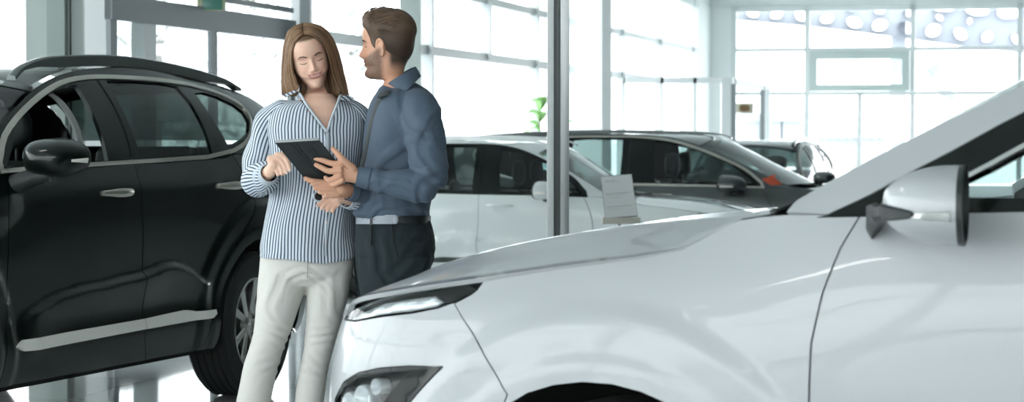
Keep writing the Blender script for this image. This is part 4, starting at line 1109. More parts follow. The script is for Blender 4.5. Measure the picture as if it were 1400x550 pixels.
# left hand below the tablet
ZL = ZW-.27
mb.ell(Wl(458, 272, ZL), (.028, .015, .020), Matrix.Rotation(math.radians(12), 3, 'Y'), seg=16)
capsule_chain(mb, [Wl(472, 271, ZL+.02), Wl(462, 271, ZL)], [.020, .019])
for pts, r in (([(454, 270), (445, 272.5), (439, 276.5), (434.5, 281)], .0088), ([(456, 274), (448, 277), (443, 281), (440.5, 285)], .0090), ([(459, 277.5), (452.5, 281), (449, 285), (447.5, 288.5)], .0088), ([(463, 279), (458, 283), (455.5, 286.5), (455, 289.5)], .0078)):
    capsule_chain(mb, [Wl(a, b, ZL-.006*i) for i, (a, b) in enumerate(pts)], [r*1.12, r*1.05, r, r*.82], 12)
capsule_chain(mb, [Wl(459, 266, ZL-.005), Wl(450, 266, ZL-.012), Wl(443, 268.5, ZL-.018)], [.012, .010, .0085], 12)
SKW = (.78, .50, .375)
body = voxel_body(mb, 'body', M['skin_w'], wroot, colour=lambda co: head_colour(co, Mh_l, SKW, (.55, .20, .17), False, (.16, .09, .05)))
# face details: lashes, brows, nails
rng = np.random.default_rng(5)
def on_face(Mx, male, x, z, off=.001):
    """point of the face surface at (x, z) of the head"""
    P, t = on_face.cache.setdefault(male, head_grid(male))
    fr = P[P[..., 1] < -.03]; i = np.argmin((fr[:, 0]-x)**2 + (fr[:, 2]-z)**2)
    return Mx @ Vector((x, fr[i, 1]-off, z))
on_face.cache = {}
M['lash'] = mat('lash_brown', (.03, .018, .012), .6)
for sx in (-1, 1):
    mb = MB(); mb.tube([on_face(Mh_l, False, sx*(.031+dx), -.0045-.0032*(1-(dx/.014)**2)+.0012*(dx*sx > 0)*0, .0006) for dx in np.linspace(-.0145, .0145, 9)], [.0004, .0009, .0012, .0014, .0015, .0015, .0014, .0012, .0005], 6)
    mb.build('eyelashes', M['lash'], body)
M['brow_w'] = mat('brow_brown', (.17, .10, .065), .7)
for sx in (-1, 1):
    mb = MB(); mb.tube([on_face(Mh_l, False, sx*x, z, -.0005) for x, z in ((.014, .0165), (.020, .0195), (.028, .0222), (.036, .0225), (.044, .0180), (.049, .0135))], [.0014, .0028, .0030, .0026, .0018, .0008], 8, sx=1)
    mb.build('eyebrow', M['brow_w'], body)
# hair: long straight locks falling either side of the parting
paths, wd, tn = [], [], []
def plerp(A, B, k): return [(np.array(a)*(1-k)+np.array(b)*k) for a, b in zip(A, B)]
Zh = ZW-.02
def resample(P, n=12):
    P = [np.array(p, float) for p in P]; Q = np.array(bezier_pts(P, 8)); L = np.r_[0, np.cumsum(np.linalg.norm(np.diff(Q, axis=0), axis=1))]
    return [np.array([np.interp(s, L, Q[:, k]) for k in range(3)]) for s in np.linspace(0, L[-1], n)]
Li = resample([(414.5, 47, -.092), (406.5, 53, -.092), (401, 63, -.078), (398.5, 78, -.062), (400, 95, -.050), (405, 112, -.035), (412, 128, -.02)])
Lm = resample([(413, 37, -.070), (401, 44, -.078), (394, 60, -.062), (392, 82, -.040), (392, 105, -.01), (396, 120, .0), (399, 131, .01)])
Lo = resample([(414, 32.5, -.01), (400, 39, -.005), (391.5, 58, .01), (388, 82, .02), (386, 106, .02), (385.5, 120, .02), (386, 131.5, .03)])
Ri = resample([(415, 47, -.092), (427, 49, -.094), (438, 56, -.086), (447, 68, -.070), (452.5, 84, -.055), (456, 102, -.040), (462, 118, -.03), (470, 133, -.03)])
Rm_ = resample([(414, 37, -.060), (430, 39, -.060), (445, 50, -.045), (454, 68, -.025), (460, 90, -.015), (466, 112, -.01), (473, 133.5, -.015)])
Ro = resample([(415, 32.5, -.01), (433, 34, -.005), (449, 45, .0), (459, 63, .015), (466, 87, .02), (472, 112, .02), (477.5, 134, .01)])
bl = resample([(413, 33, .0), (398, 42, .05), (391, 70, .075), (390, 100, .075), (391, 131, .07)]); bc = resample([(416, 32, .02), (418, 42, .09), (426, 70, .115), (432, 100, .10), (436, 134, .10)]); br = resample([(418, 32, .0), (440, 40, .05), (456, 66, .075), (464, 95, .075), (473, 134, .05)])
def fan(a, b, n, w0):
    for i in range(n):
        k = (i + rng.random()*.7)/n; P = plerp(a, b, k); wob = rng.normal(0, .6); ph = rng.random()*6
        pts = [WI @ W(p[0] + wob*math.sin(q*.5+ph)*min(1, q/3)*.7, p[1] + rng.normal(0, .15), Zh + p[2] - .002*rng.random()) for q, p in enumerate(P)]
        paths.append(pts); wd.append(w0*(.7+.6*rng.random())); tn.append(min(1, max(0, .50 + .28*rng.normal() - (.10 if k < .08 else 0))))
fan(Li, Lm, 46, .0026); fan(Lm, Lo, 46, .0028); fan(Ri, Rm_, 46, .0026); fan(Rm_, Ro, 46, .0028)
fan(Lo, bl, 26, .004); fan(bl, bc, 34, .0055); fan(bc, br, 34, .0055); fan(br, Ro, 26, .004)
for P_ in (plerp(Li, Lm, .5), plerp(Lm, Lo, .5), plerp(Ri, Rm_, .5), plerp(Rm_, Ro, .5), bl, bc, br):       # solid body of hair under the locks
    for dz in (.012,):
        for s_ in (-1.2, 0, 1.2):
            paths.append([WI @ W(p[0]+s_, p[1]+1.2, Zh+p[2]+dz) for p in P_]); wd.append(.010); tn.append(.35)
strands('hair', paths, wd, M['hair_w'], wroot, rng, thick=.45, tones=tn)
# trousers
mb = MB()
def leg_rows(spec, Z): return [lr(py, L, R, Z + dz, (R-L)/2/3000*Z*1.08) for py, L, R, dz in spec]
la = [(352, 356, 424, 0), (385, 353, 421, 0), (420, 350, 409, -.01), (452, 347, 398, -.015), (475, 341, 389, -.02), (500, 333, 381, -.01), (525, 328, 375, 0), (550, 323, 370, .005), (600, 315, 360, .01), (645, 310, 356, .015), (664, 310, 358, .015)]
ra = [(352, 416, 486, 0), (385, 419, 480, 0), (420, 419, 472, -.01), (452, 417.5, 464, -.015), (475, 415.5, 457, -.02), (500, 411, 450, -.01), (525, 406, 446, 0), (550, 403, 443, .005), (600, 398, 437, .01), (645, 396, 435, .015), (664, 396, 437, .015)]
fl = [(.0030, 2, 5.1, .5, 2.2, 5.5), (.0022, 3, -6.3, 1.5, 2.5, 6.5), (.0020, 1, 9.0, 0, 3.0, 7.5), (.0012, 5, 2.0, 0, .5, 9)]
hp = [lr(py, L, R, ZW, hd) for py, L, R, hd in ((325, 364, 480, .108), (345, 357, 485.5, .116), (362, 355.5, 483.5, .118), (376, 358, 480, .108), (390, 372, 468, .07))]
kf = fold_field(1.0, [(Wl(378, 462, ZW-.06), (1, 0, -.25), .06, .030, .0035, .05), (Wl(440, 455, ZW-.06), (1, 0, .3), .05, .028, .0035, .05), (Wl(372, 500, ZW-.06), (1, 0, .5), .05, .035, .0025, .06), (Wl(432, 500, ZW-.06), (1, 0, -.4), .05, .035, .0025, .06),
    (Wl(410, 372, ZW-.10), (1, 0, .45), .06, .030, .0028, .035), (Wl(430, 375, ZW-.10), (1, 0, -.5), .06, .030, .0028, .035), (Wl(368, 400, ZW-.08), (.25, 0, 1), .10, .05, .0025, .05), (Wl(455, 410, ZW-.08), (-.2, 0, 1), .10, .05, .0025, .05), (Wl(345, 600, ZW), (1, 0, .2), .06, .03, .003, .10), (Wl(418, 600, ZW), (1, 0, -.2), .06, .03, .003, .10)])
fused('trousers', M['trouser_white'], wroot, [(hp, .9), (leg_rows(la, ZW), .92), (leg_rows(ra, ZW), .92)], folds=kf)
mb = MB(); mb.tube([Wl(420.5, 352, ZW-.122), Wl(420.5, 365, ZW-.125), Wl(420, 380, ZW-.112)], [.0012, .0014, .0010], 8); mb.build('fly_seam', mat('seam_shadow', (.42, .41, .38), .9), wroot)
# shirt: body, sleeves, cuffs, collar
tr = [(137, 398, 478, .010, .070), (143, 381, 487, .008, .085), (150, 371, 494, .004, .096), (162, 364, 500, .0, .112), (180, 363, 500, -.005, .125), (205, 368, 497, -.008, .132), (235, 371, 493, -.006, .128), (265, 369, 489, 0, .128), (300, 361, 487, 0, .135), (325, 357.5, 487, 0, .138), (340, 355.5, 487, 0, .138)]
rows = [lr(py, L, R, ZW+dz, hd) for py, L, R, dz, hd in tr]
# the hem dips in front
c, a, b = lr(351, 355, 487.5, ZW, .140); rows.append((c, a, b))
folds = [(.0035, 3, .9, .3, 3, 11.5), (.0028, 7, -.6, 1.0, 4, 11.5), (.0020, 11, .5, 2.0, 5, 11.5), (.0030, 2, 1.8, 0, 4, 11)]
slv = [limb_rows([Wl(404, 152, ZW+.0), Wl(389, 153, ZW+.0), Wl(372, 168, ZW-.0), Wl(361, 195, ZW-.01), Wl(354, 225, ZW-.025), Wl(351.5, 247, ZW-.06)], [.030, .048, .058, .058, .060, .050]),
       limb_rows([Wl(350.5, 246, ZW-.045), Wl(352, 247, ZW-.10), Wl(358, 245, ZW-.17), Wl(364, 241, ZW-.23), Wl(367, 238, ZW-.265)], [.044, .060, .058, .048, .034], front=Vector((0, 0, 1))),
       limb_rows([Wl(462, 152, ZW+.0), Wl(477, 153, ZW+.0), Wl(490, 168, ZW+.01), Wl(494, 200, ZW+.03), Wl(497, 230, ZW+.01), Wl(497, 250, ZW-.03)], [.030, .048, .056, .055, .055, .046]),
       limb_rows([Wl(497, 250, ZW-.03), Wl(492, 262, ZW-.11), Wl(484, 272, ZW-.19), Wl(474, 272, ZW-.225)], [.045, .045, .038, .031], front=Vector((0, 0, 1)))]
sf = [(.0035, 2, 2.6, 0, 1, 4.5), (.0028, 3, 4.1, 1, 1, 4.5)]
shirt = garment('shirt', M['stripe'], wroot, [(rows, 120, .88, folds)] + [(s_, 48, 1.0, sf) for s_ in slv], thick=.002)
# open neck: cut the V out of the shirt front
def in_V(co):
    pass
sh = shirt.data; bm = bmesh.new(); bm.from_mesh(sh)
vv = [(405, 122), (407.5, 131), (446.5, 183), (466, 133), (470, 126), (440, 112)]
def proj_px(p):
    q = p - Vector((0, 0, EYE)); fw = Vector((0, math.cos(PITCH), -math.sin(PITCH))); up = Vector((0, math.sin(PITCH), math.cos(PITCH)))
    d = q.dot(fw); return 700+3000*q.x/d, 275-3000*q.dot(up)/d
kill = []
for f in bm.faces:
    p = f.calc_center_median()
    if p.y < -.0:
        u, v = proj_px(p + wroot.location)
        if pip(np.array([[u, v]]), vv)[0]: kill.append(f)
bmesh.ops.delete(bm, geom=kill, context='FACES')
# drop the hem at the front centre
for v in bm.verts:
    u, y = proj_px(v.co + wroot.location)
    if y > 335 and v.co.y < .2: v.co.z -= .0026*6.5*math.exp(-((u-442)/38)**2)*min(1, (y-335)/12)*(1 if v.co.y < 0 else .5)
bm.to_mesh(sh); bm.free()
mb = MB()
for pts in ([(410, 128, -.060), (420, 144, -.098), (434, 163, -.118), (447.5, 181, -.128)], [(465, 131, -.062), (460, 145, -.098), (453, 163, -.118), (447.5, 181, -.128)]):
    P = [Wl(x, y, ZW+z) for x, y, z in bezier_pts(pts, 6)]
    mb.tube([p + Vector((0, -.003, 0)) for p in P], .0048, 8, sx=1)
mb.tube([Wl(*p) for p in [(447.5, 180, ZW-.131), (447.8, 215, ZW-.139), (447, 250, ZW-.134), (446, 304, ZW-.140), (445, 350, ZW-.144)]], .0035, 8)
mb.build('placket', M['cuff'], shirt)
# collar wings
def wing(pts, m, nm, par):
    P = [Wl(x, y, ZW+z) for x, y, z in pts]; mb = MB()
    V1 = [mb.bm.verts.new(p) for p in P]; V2 = [mb.bm.verts.new(p+Vector((0, .004, 0))) for p in P]; n = len(P)
    mb.bm.faces.new(V1); mb.bm.faces.new(V2[::-1])
    for i in range(n): mb.bm.faces.new((V1[i], V2[i], V2[(i+1) % n], V1[(i+1) % n]))
    o = mb.build(nm, m, par); at = o.data.attributes.new('stripe', 'FLOAT', 'POINT')
    ax = (P[1]-P[0]).normalized(); at.data.foreach_set('value', [float((v.co).dot(Vector((.6, 0, .8)))) for v in o.data.vertices]); return o
wing([(409, 124, -.055), (403, 127, -.060), (391, 133, -.080), (384, 131, -.050), (396, 126, -.03), (407, 121.5, -.02)], M['stripe'], 'collar', shirt)
wing([(464, 129, -.055), (463, 136, -.085), (473, 138, -.085), (483.5, 137, -.060), (484.5, 134, -.04), (470, 128, -.02)], M['stripe'], 'collar', shirt)
ring_c = [Wl(409, 125, ZW-.055), Wl(406, 122, ZW+.0), Wl(414, 121, ZW+.07), Wl(436, 122, ZW+.10), Wl(459, 123, ZW+.08), Wl(468, 126, ZW+.02), Wl(465, 130, ZW-.055)]
mb = MB(); cr = [Vector(p) for p in bezier_pts(ring_c, 5)]
mb.grid([[p+Vector((0, 0, .012)) for p in cr], [p+Vector((0, 0, -.03)) for p in cr], [p*1.0+Vector((0, .006 if p.y > 0 else .002, -.03)) for p in cr], [p+Vector((0, .006 if p.y > 0 else .002, .012)) for p in cr]], close_u=True)
oc = mb.build('collar', M['stripe'], shirt, 50); at = oc.data.attributes.new('stripe', 'FLOAT', 'POINT'); at.data.foreach_set('value', [float(v.co.x) for v in oc.data.vertices])
# cuffs and buttons
cf = limb_rows([Wl(363, 242, ZW-.225), Wl(366.5, 238.5, ZW-.262), Wl(368, 237, ZW-.272)], [.047, .036, .033], front=Vector((0, 0, 1)))
garment('cuff', M['cuff'], shirt, [(cf, 32, 1.0, [])], thick=.003)
cf = limb_rows([Wl(480, 272, ZW-.205), Wl(473, 272, ZW-.228)], [.036, .033], front=Vector((0, 0, 1)))
garment('cuff', M['cuff'], shirt, [(cf, 32, 1.0, [])], thick=.003)
for x, y, z in ((447.7, 205, -.142), (447.3, 238, -.139), (446.5, 271, -.139), (446, 304, -.146), (445.5, 332, -.148)): mb = MB(); mb.ell(Wl(x, y, ZW+z), (.0045, .002, .0045), seg=12); mb.build('button', M['nail'], shirt)
# nails
for x, y, z in ((396.2, 233.5, ZA-.020), (392.2, 237, ZA-.020), (433, 282, ZL-.026)): mb = MB(); mb.ell(Wl(x, y, z), (.0042, .003, .0055), seg=10); mb.build('fingernail', M['nail'], body)
for ax in (336, 417):
    mb = MB(); c = Wl(ax, 690, ZW-.06)
    ring_loft(mb, [(Vector((c.x, c.y+.10-.30*k, .045+.02*(1-k)**2)), Vector((.030+.018*math.sin(PI*k**.8)*1.0, 0, 0)), Vector((0, 0, .035+.018*(1-k)**1.5))) for k in np.linspace(.02, .98, 10)], 20, .8)
    for v in mb.bm.verts: v.co.z = max(v.co.z, 0.002)
    mb.build('shoe', M['shoe_w'], wroot, 60)
# a wristwatch on the lower wrist
mb = MB(); rot = Rm(Vector((0, 0, 0)), math.radians(70), 0, math.radians(20))
watch = empty('wristwatch', W(435.5, 269, ZW-.285), 0, 'dark round wristwatch on a pale strap, just below the tablet', 'watch')
mb.lathe([(.012, -.004), (.0135, 0), (.012, .004), (.010, .0045), (0, .0045)], 24, rot); mb.build('watch_case', M['cover'], watch, 40)
mb = MB(); mb.tube([rot @ Vector((.0165*math.cos(a), .0165*math.sin(a), -.002)) for a in [2*PI*k/24 for k in range(25)]], .0034, 8); mb.build('strap', M['cuff'], watch, 50)
# ================= the tablet
TZ = ZW-.33
A_, B_, C_, D_ = W(378, 195.5, TZ-.05), W(436, 192, TZ-.05), W(481, 246, TZ+.035), W(423, 249.5, TZ+.035)
ux = (B_-A_); Lx = ux.length; ux.normalize(); vy = (D_-A_); Ly = vy.length; vy = (vy - ux*vy.dot(ux)*0).normalized(); nn = ux.cross(vy).normalized()
troot = empty('tablet', A_, 0, 'tablet computer in a black folding cover held between the two people', 'tablet')
def slab(name, x0, x1, y0, y1, z0, z1, m, par, bev=.0):
    mb = MB(); Mx = Matrix(((ux.x, vy.x, nn.x, 0), (ux.y, vy.y, nn.y, 0), (ux.z, vy.z, nn.z, 0), (0, 0, 0, 1)))
    mb.box(x0, x1, y0, y1, z0, z1, Mx, bev=bev); return mb.build(name, m, par, 40)
sgn = -1 if nn.y > 0 else 1                     # towards the camera
def zz(a, b): return (min(a*sgn, b*sgn), max(a*sgn, b*sgn))
slab('cover', -.003, Lx+.003, -.002, Ly+.004, *zz(.0, .006), M['cover'], troot, .002)
tb = slab('tablet_body', .000, Lx-.000, -.008, Ly-.001, *zz(-.008, .003), M['screen_edge'], troot, .002)
slab('screen', .006, Lx-.006, .008, Ly-.008, *zz(-.0095, -.008), M['piano'], troot)
cv = [o for o in troot.children if o.name.startswith('cover')][0]
for k in (.34, .42, .70): slab('fold_ridge', Lx*k, Lx*k+.004, 0, Ly, *zz(.006, .0078), M['cover'], cv, .0005)
# ================= the man
ZM = 7.85
mroot = empty('person', (W(537, 600, ZM).x, ZM, 0), 0, 'person with short dark hair and beard in a blue-grey shirt, tie and dark trousers', 'person')
MI = Matrix.Translation(-mroot.location); Wm = lambda px, py, Z: MI @ W(px, py, Z)
def mr(py, L, R, Z, hd, yaw=0, tilt=0): c, a, b = prow(py, L, R, Z, hd, yaw, tilt); return (MI @ c, a, b)
Hm = W(529.5, 63, ZM)
MhM = Rm(Hm) @ Matrix.Rotation(math.radians(-96), 4, 'Z') @ Matrix.Rotation(math.radians(1), 4, 'X') @ Matrix.Diagonal((1.0, .955, 1.02, 1))
MnM = Rm(W(541, 66, ZM)) @ Matrix.Rotation(math.radians(-75), 4, 'Z') @ Matrix.Rotation(math.radians(-6), 4, 'X') @ Matrix.Scale(1.03, 4)
Mm_l, Mnm_l = MI @ MhM, MI @ MnM
mb = MB(); head_into(mb, Mm_l, Mnm_l, True)
yw = math.radians(-68)
ring_loft(mb, [mr(108, 527, 565, ZM, .06), mr(118, 522, 572, ZM, .10), mr(130, 518, 585, ZM, .17), mr(150, 512, 594, ZM, .20), mr(190, 506, 592, ZM, .19), mr(240, 504, 585, ZM, .165), mr(290, 498, 582, ZM, .15), mr(330, 498, 583, ZM, .155), mr(370, 500, 580, ZM, .15)], pw=.9)
for dz, hip, knee, ank in ((-.09, (535, 365), (535, 500), (545, 655)), (.09, (530, 365), (532, 500), (538, 655))):
    capsule_chain(mb, [Wm(*hip, ZM+dz), Wm(*knee, ZM+dz), Wm(*ank, ZM+dz)], [.070, .048, .034])
    capsule_chain(mb, [Wm(ank[0]+4, 672, ZM+dz), Wm(ank[0]-38, 682, ZM+dz)], [.036, .026])
ZN = 7.60
capsule_chain(mb, [Wm(570, 152, ZM-.15), Wm(582, 200, ZM-.21), Wm(586, 246, ZM-.25)], [.046, .042, .030])
capsule_chain(mb, [Wm(586, 248, ZM-.25), Wm(545, 251, ZM-.26), Wm(490, 241, ZN)], [.038, .034, .025])
capsule_chain(mb, [Wm(560, 145, ZM+.17), Wm(556, 205, ZM+.10), Wm(545, 262, ZM+.0)], [.048, .042, .036])
capsule_chain(mb, [Wm(545, 262, ZM+.0), Wm(510, 264, ZM-.10), Wm(478, 261, ZN+.06)], [.036, .030, .024])
# left hand on the edge of the tablet
mb.ell(Wm(475, 236, ZN-.005), (.040, .017, .034), Matrix.Rotation(math.radians(8), 3, 'Y'), seg=20)
capsule_chain(mb, [Wm(491, 242, ZN), Wm(480, 239, ZN)], [.026, .027], flat=.8)
for pts, r in (([(466, 225), (452, 223), (440, 219), (430.5, 216.5)], .0098), ([(465, 233), (450, 234), (440, 229.5), (432, 225.5)], .0100), ([(465, 241), (455, 245), (449, 246), (445, 243)], .0095), ([(468, 247), (459, 252), (454, 253), (451, 250)], .0082)):
    capsule_chain(mb, [Wm(a, b, ZN-.026+.004*i) for i, (a, b) in enumerate(pts)], [r*1.15, r*1.08, r*.98, r*.82], 14)
capsule_chain(mb, [Wm(482, 231, ZN-.01), Wm(471, 221, ZN-.022), Wm(462, 211, ZN-.024), Wm(455, 203.5, ZN-.02)], [.017, .0135, .0115, .0088], 14)
# right hand under the tablet
ZR = ZN+.02
mb.ell(Wm(461, 258, ZR), (.028, .016, .022), seg=18)
capsule_chain(mb, [Wm(479, 261, ZR+.04), Wm(466, 259, ZR)], [.024, .023])
for pts, r in (([(457, 252), (445, 250), (435, 250.5), (427.5, 252)], .0094), ([(457, 257.5), (446, 257), (437, 257.5), (431, 258)], .0096), ([(459, 263), (449, 263), (442, 263.5), (437, 263)], .0090), ([(462, 267), (454, 268), (449, 268), (446, 267)], .0080)):
    capsule_chain(mb, [Wm(a, b, ZR-.012-.004*i) for i, (a, b) in enumerate(pts)], [r*1.15, r*1.08, r*.98, r*.82], 14)
capsule_chain(mb, [Wm(450, 251, ZR-.0), Wm(434, 249, ZR+.0), Wm(424, 247, ZR+.0), Wm(417.5, 243.5, ZR+.0)], [.0130, .0115, .0100, .0085], 14)
SKM = (.64, .35, .23)
mbody = voxel_body(mb, 'body', M['skin_m'], mroot, colour=lambda co: head_colour(co, Mm_l, SKM, (.42, .17, .14), True, (.06, .035, .025)))
# hair cap
def cap_hair(Mx, name, m, parent, male=True):
    P, t = head_grid(male, 120); n, k = P.shape[:2]; V, T = [], []
    N = np.cross(np.roll(P, -1, 1)-np.roll(P, 1, 1), np.gradient(P, axis=0)); N /= (np.linalg.norm(N, axis=2, keepdims=True)+1e-9)
    N *= np.sign((N*(P-np.array([0, 0, .02]))).sum(2, keepdims=True))
    N[0] = (0, 0, 1)
    x, y, z = P[..., 0], P[..., 1], P[..., 2]
    # front line high, side line before the ear, nape behind
    line = np.interp(y, [-.095, -.078, -.066, -.056, -.048, -.034, -.022, .004, .03, .06, .11], [.066, .062, .048, .026, .000, -.016, .000, -.020, -.038, -.050, -.058])
    mk = sstep(-.006, .008, z - line)
    th = .003 + .013*sstep(.02, .075, z) + .008*sstep(.05, .10, z)*sstep(.02, -.08, y) + .001*sstep(.0, .1, y)
    th = th*(.25+.75*sstep(0, .035, z-line))
    rg = np.random.default_rng(9); tex = np.zeros_like(x)
    for _ in range(14):
        f1, f2, ph = rg.uniform(60, 260), rg.uniform(-90, 90), rg.uniform(0, 6); tex += np.sin(f1*(x*.9+y*.5)+f2*z+ph)
    tex /= 14
    Q = P + N*((th + .0022*tex*(.3+th/.012))*mk - .005*(1-mk))[..., None]
    F = []
    for i in range(n-1):
        for j in range(k):
            a = (i, j, i+1, (j+1) % k)
            if max(mk[a[0], a[1]], mk[a[2], a[1]], mk[a[0], a[3]], mk[a[2], a[3]]) > 0: F.append((i*k+j, i*k+(j+1) % k, (i+1)*k+(j+1) % k, (i+1)*k+j))
    V = [Mx @ Vector(p) for p in Q.reshape(-1, 3)]
    o = mesh_np(name, V, F, m, parent); at = o.data.color_attributes.new('tone', 'FLOAT_COLOR', 'POINT')
    at.data.foreach_set('color', np.repeat(np.clip(.38+.5*tex.ravel()+.35*(z.ravel()-.02)/.1, 0, 1), 4)); return o, Q, mk
hob, Qh, mkh = cap_hair(Mm_l, 'hair', M['hair_m'], mroot)
# short locks brushed back over the crown
rngm = np.random.default_rng(21); paths, wd = [], []
n_, k_ = Qh.shape[:2]
Pg, tg = head_grid(True, 120)
for _ in range(900):
    i = rngm.integers(4, int(n_*.62)); j = rngm.integers(0, k_)
    p = Qh[i, j]
    if mkh[i, j] < .6 or p[2] < .05 or p[1] > .045: continue
    c = np.array([0, .0, .02]); nr = (p-c)/np.linalg.norm(p-c)
    d = np.array([0, 1.0, -.25 if p[2] < .06 else .05]) + rngm.normal(0, .18, 3); d -= nr*(d@nr); d /= np.linalg.norm(d)+1e-9
    L = .010+.018*sstep(.0, .08, float(p[2]))
    pts = [p - nr*.002, p + d*L*.33 + nr*.0018, p + d*L*.66 + nr*.0012, p + d*L - nr*.0015]
    paths.append([Mm_l @ Vector(q) for q in pts]); wd.append(.0016)
strands('hair_locks', paths, wd, M['hair_m'], hob, rngm, thick=.6, tones=list(.35+.5*rngm.random(len(paths))))
for sx in (-1, 1):
    mb = MB(); mb.tube([on_face(Mm_l, True, sx*x, z, -.0003) for x, z in ((.014, .016), (.022, .019), (.032, .0205), (.042, .018), (.049, .0125))], [.0018, .003, .003, .0024, .001], 8)
    mb.build('eyebrow', M['lash'], mbody)
for sx in (-1, 1):
    mb = MB(); mb.tube([on_face(Mm_l, True, sx*(.031+dx), -.0015-.0018*(1-(dx/.014)**2), .0004) for dx in np.linspace(-.014, .014, 7)], [.0004, .0011, .0014, .0015, .0014, .0011, .0004], 6)
    mb.build('eyelashes', M['lash'], mbody)
# trousers
hp = [mr(py, L, R, ZM, hd) for py, L, R, hd in ((300, 487, 588, .165), (312, 486, 591.5, .170), (330, 484.5, 595, .175), (348, 485, 594.5, .175), (368, 487, 589, .165), (385, 490, 582, .135))]
def mleg(dz, off): return [mr(py, L+off, R+off, ZM+dz, hd) for py, L, R, hd in ((350, 486, 592, .090), (385, 490, 584, .092), (415, 495, 578, .088), (460, 500, 572, .080), (510, 505, 569, .072), (560, 510, 572, .066), (620, 514, 572, .062), (668, 514, 574, .062))]
mtf = fold_field(2.0, [(Wm(510, 345, ZM-.15), (-.05, 0, 1), .14, .055, .004, .06), (Wm(560, 365, ZM-.15), (1, 0, .9), .10, .05, .0035, .08), (Wm(535, 395, ZM-.12), (1, 0, -.3), .10, .05, .003, .06)])
tr_m = fused('trousers', M['trouser_dark'], mroot, [(hp, .88), (mleg(-.085, 0), .9), (mleg(.085, -4), .9)], folds=mtf)
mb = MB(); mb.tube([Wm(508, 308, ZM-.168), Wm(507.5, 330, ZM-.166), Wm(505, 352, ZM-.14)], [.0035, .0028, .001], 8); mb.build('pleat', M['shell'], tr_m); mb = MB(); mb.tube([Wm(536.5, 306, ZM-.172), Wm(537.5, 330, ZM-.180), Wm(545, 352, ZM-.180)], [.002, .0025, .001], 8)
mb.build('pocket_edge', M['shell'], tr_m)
# shirt
tr = [(112, 528, 566, 0, .055), (120, 519, 580, 0, .11), (128, 514, 590, 0, .165), (138, 508, 598, 0, .20), (152, 503, 603, 0, .215), (175, 498.5, 603, 0, .215), (205, 496, 600, 0, .205), (240, 492, 594, 0, .195), (270, 486, 590, 0, .19), (288, 481, 588, 0, .185), (297, 486, 587, 0, .172)]
rows = [mr(py, L, R, ZM+dz, hd) for py, L, R, dz, hd in tr]
sl = [limb_rows([Wm(567, 134, ZM-.13), Wm(573, 148, ZM-.175), Wm(579, 175, ZM-.205), Wm(584, 210, ZM-.23), Wm(589, 240, ZM-.25), Wm(590, 256, ZM-.26)], [.045, .068, .072, .070, .062, .050]),
      limb_rows([Wm(596, 258, ZM-.245), Wm(582, 255, ZM-.255), Wm(560, 253, ZM-.26), Wm(535, 250, ZM-.26), Wm(510, 246, ZM-.255), Wm(492, 242, ZN+.0)], [.036, .062, .056, .046, .039, .033], front=Vector((0, 0, 1))),
      limb_rows([Wm(560, 140, ZM+.14), Wm(558, 170, ZM+.18), Wm(555, 210, ZM+.13), Wm(545, 262, ZM+.03)], [.05, .062, .06, .05]),
      limb_rows([Wm(548, 262, ZM+.03), Wm(525, 264, ZM-.06), Wm(500, 264, ZM-.14), Wm(480, 262, ZN+.055)], [.046, .044, .038, .033], front=Vector((0, 0, 1)))]
ff = fold_field(.7, [(Wm(574, 185, ZM-.25), (.25, 0, 1), .13, .075, .0050, .045), (Wm(552, 165, ZM-.2), (-.8, 0, 1), .08, .07, .0045, .035), (Wm(535, 215, ZM-.2), (.9, 0, 1), .12, .075, .0045, .06),
    (Wm(588, 238, ZM-.28), (1, 0, .7), .07, .055, .0055, .04), (Wm(556, 256, ZM-.30), (1, 0, -.30), .09, .060, .0040, .035), (Wm(522, 247, ZM-.29), (1, 0, .12), .07, .045, .0030, .028), (Wm(530, 283, ZM-.2), (1, 0, .35), .10, .060, .0050, .035), (Wm(572, 282, ZM-.2), (-.6, 0, 1), .06, .06, .0045, .035), (Wm(600, 160, ZM-.2), (.5, 0, 1), .10, .08, .004, .04)])
mshirt = fused('shirt', M['shirt_blue'], mroot, [(rows, .86)] + [(s_, 1.0) for s_ in sl], vox=.0045, smooth=5, folds=ff)
garment('cuff', M['shirt_blue'], mshirt, [(limb_rows([Wm(508, 245.5, ZM-.254), Wm(496, 243, ZN+.0), Wm(488.5, 241.5, ZN+.0)], [.0405, .0365, .0345], front=Vector((0, 0, 1))), 36, 1.0, [])], thick=.003)
garment('cuff', M['shirt_blue'], mshirt, [(limb_rows([Wm(486, 263, ZN+.065), Wm(476, 261, ZN+.045)], [.036, .034], front=Vector((0, 0, 1))), 36, 1.0, [])], thick=.003)
mb = MB()
for c_ in ((512, 256, ZM-.283),): mb.ell(Wm(*c_), (.0045, .003, .0045), seg=10)
mb.build('button', M['nail'], mshirt)
# collar: stand and folded wing
cr_t = [(525, 119, -.045), (536, 111, -.085), (552, 101, -.083), (565, 94, -.04), (568.5, 92, .02), (560, 95, .07), (545, 104, .085), (530, 114, .06), (522, 120, .01)]
cr_b = [(534.5, 138, -.095), (547, 130, -.130), (562, 118, -.122), (573, 107, -.060), (575, 104, .02), (565, 105, .09), (545, 118, .11), (528, 130, .08), (519, 132, .005)]
T_ = bezier_pts([Wm(x, y, ZM+z) for x, y, z in cr_t], 5); B2 = bezier_pts([Wm(x, y, ZM+z) for x, y, z in cr_b], 5)
mb = MB(); mb.grid([[Vector(p)+(Vector(q)-Vector(p))*.85+Vector((0, .0, 0)) for p, q in zip(T_, B2)], [Vector(p) for p in T_], [Vector(p)+Vector((0, -.003, .002)) for p in T_], [Vector(p).lerp(Vector(q), .5)+Vector((0, -.010 if Vector(p).y < 0 else .008, .004)) for p, q in zip(T_, B2)], [Vector(q)+Vector((0, -.007 if Vector(q).y < 0 else .006, 0)) for q in B2], [Vector(q) for q in B2]])
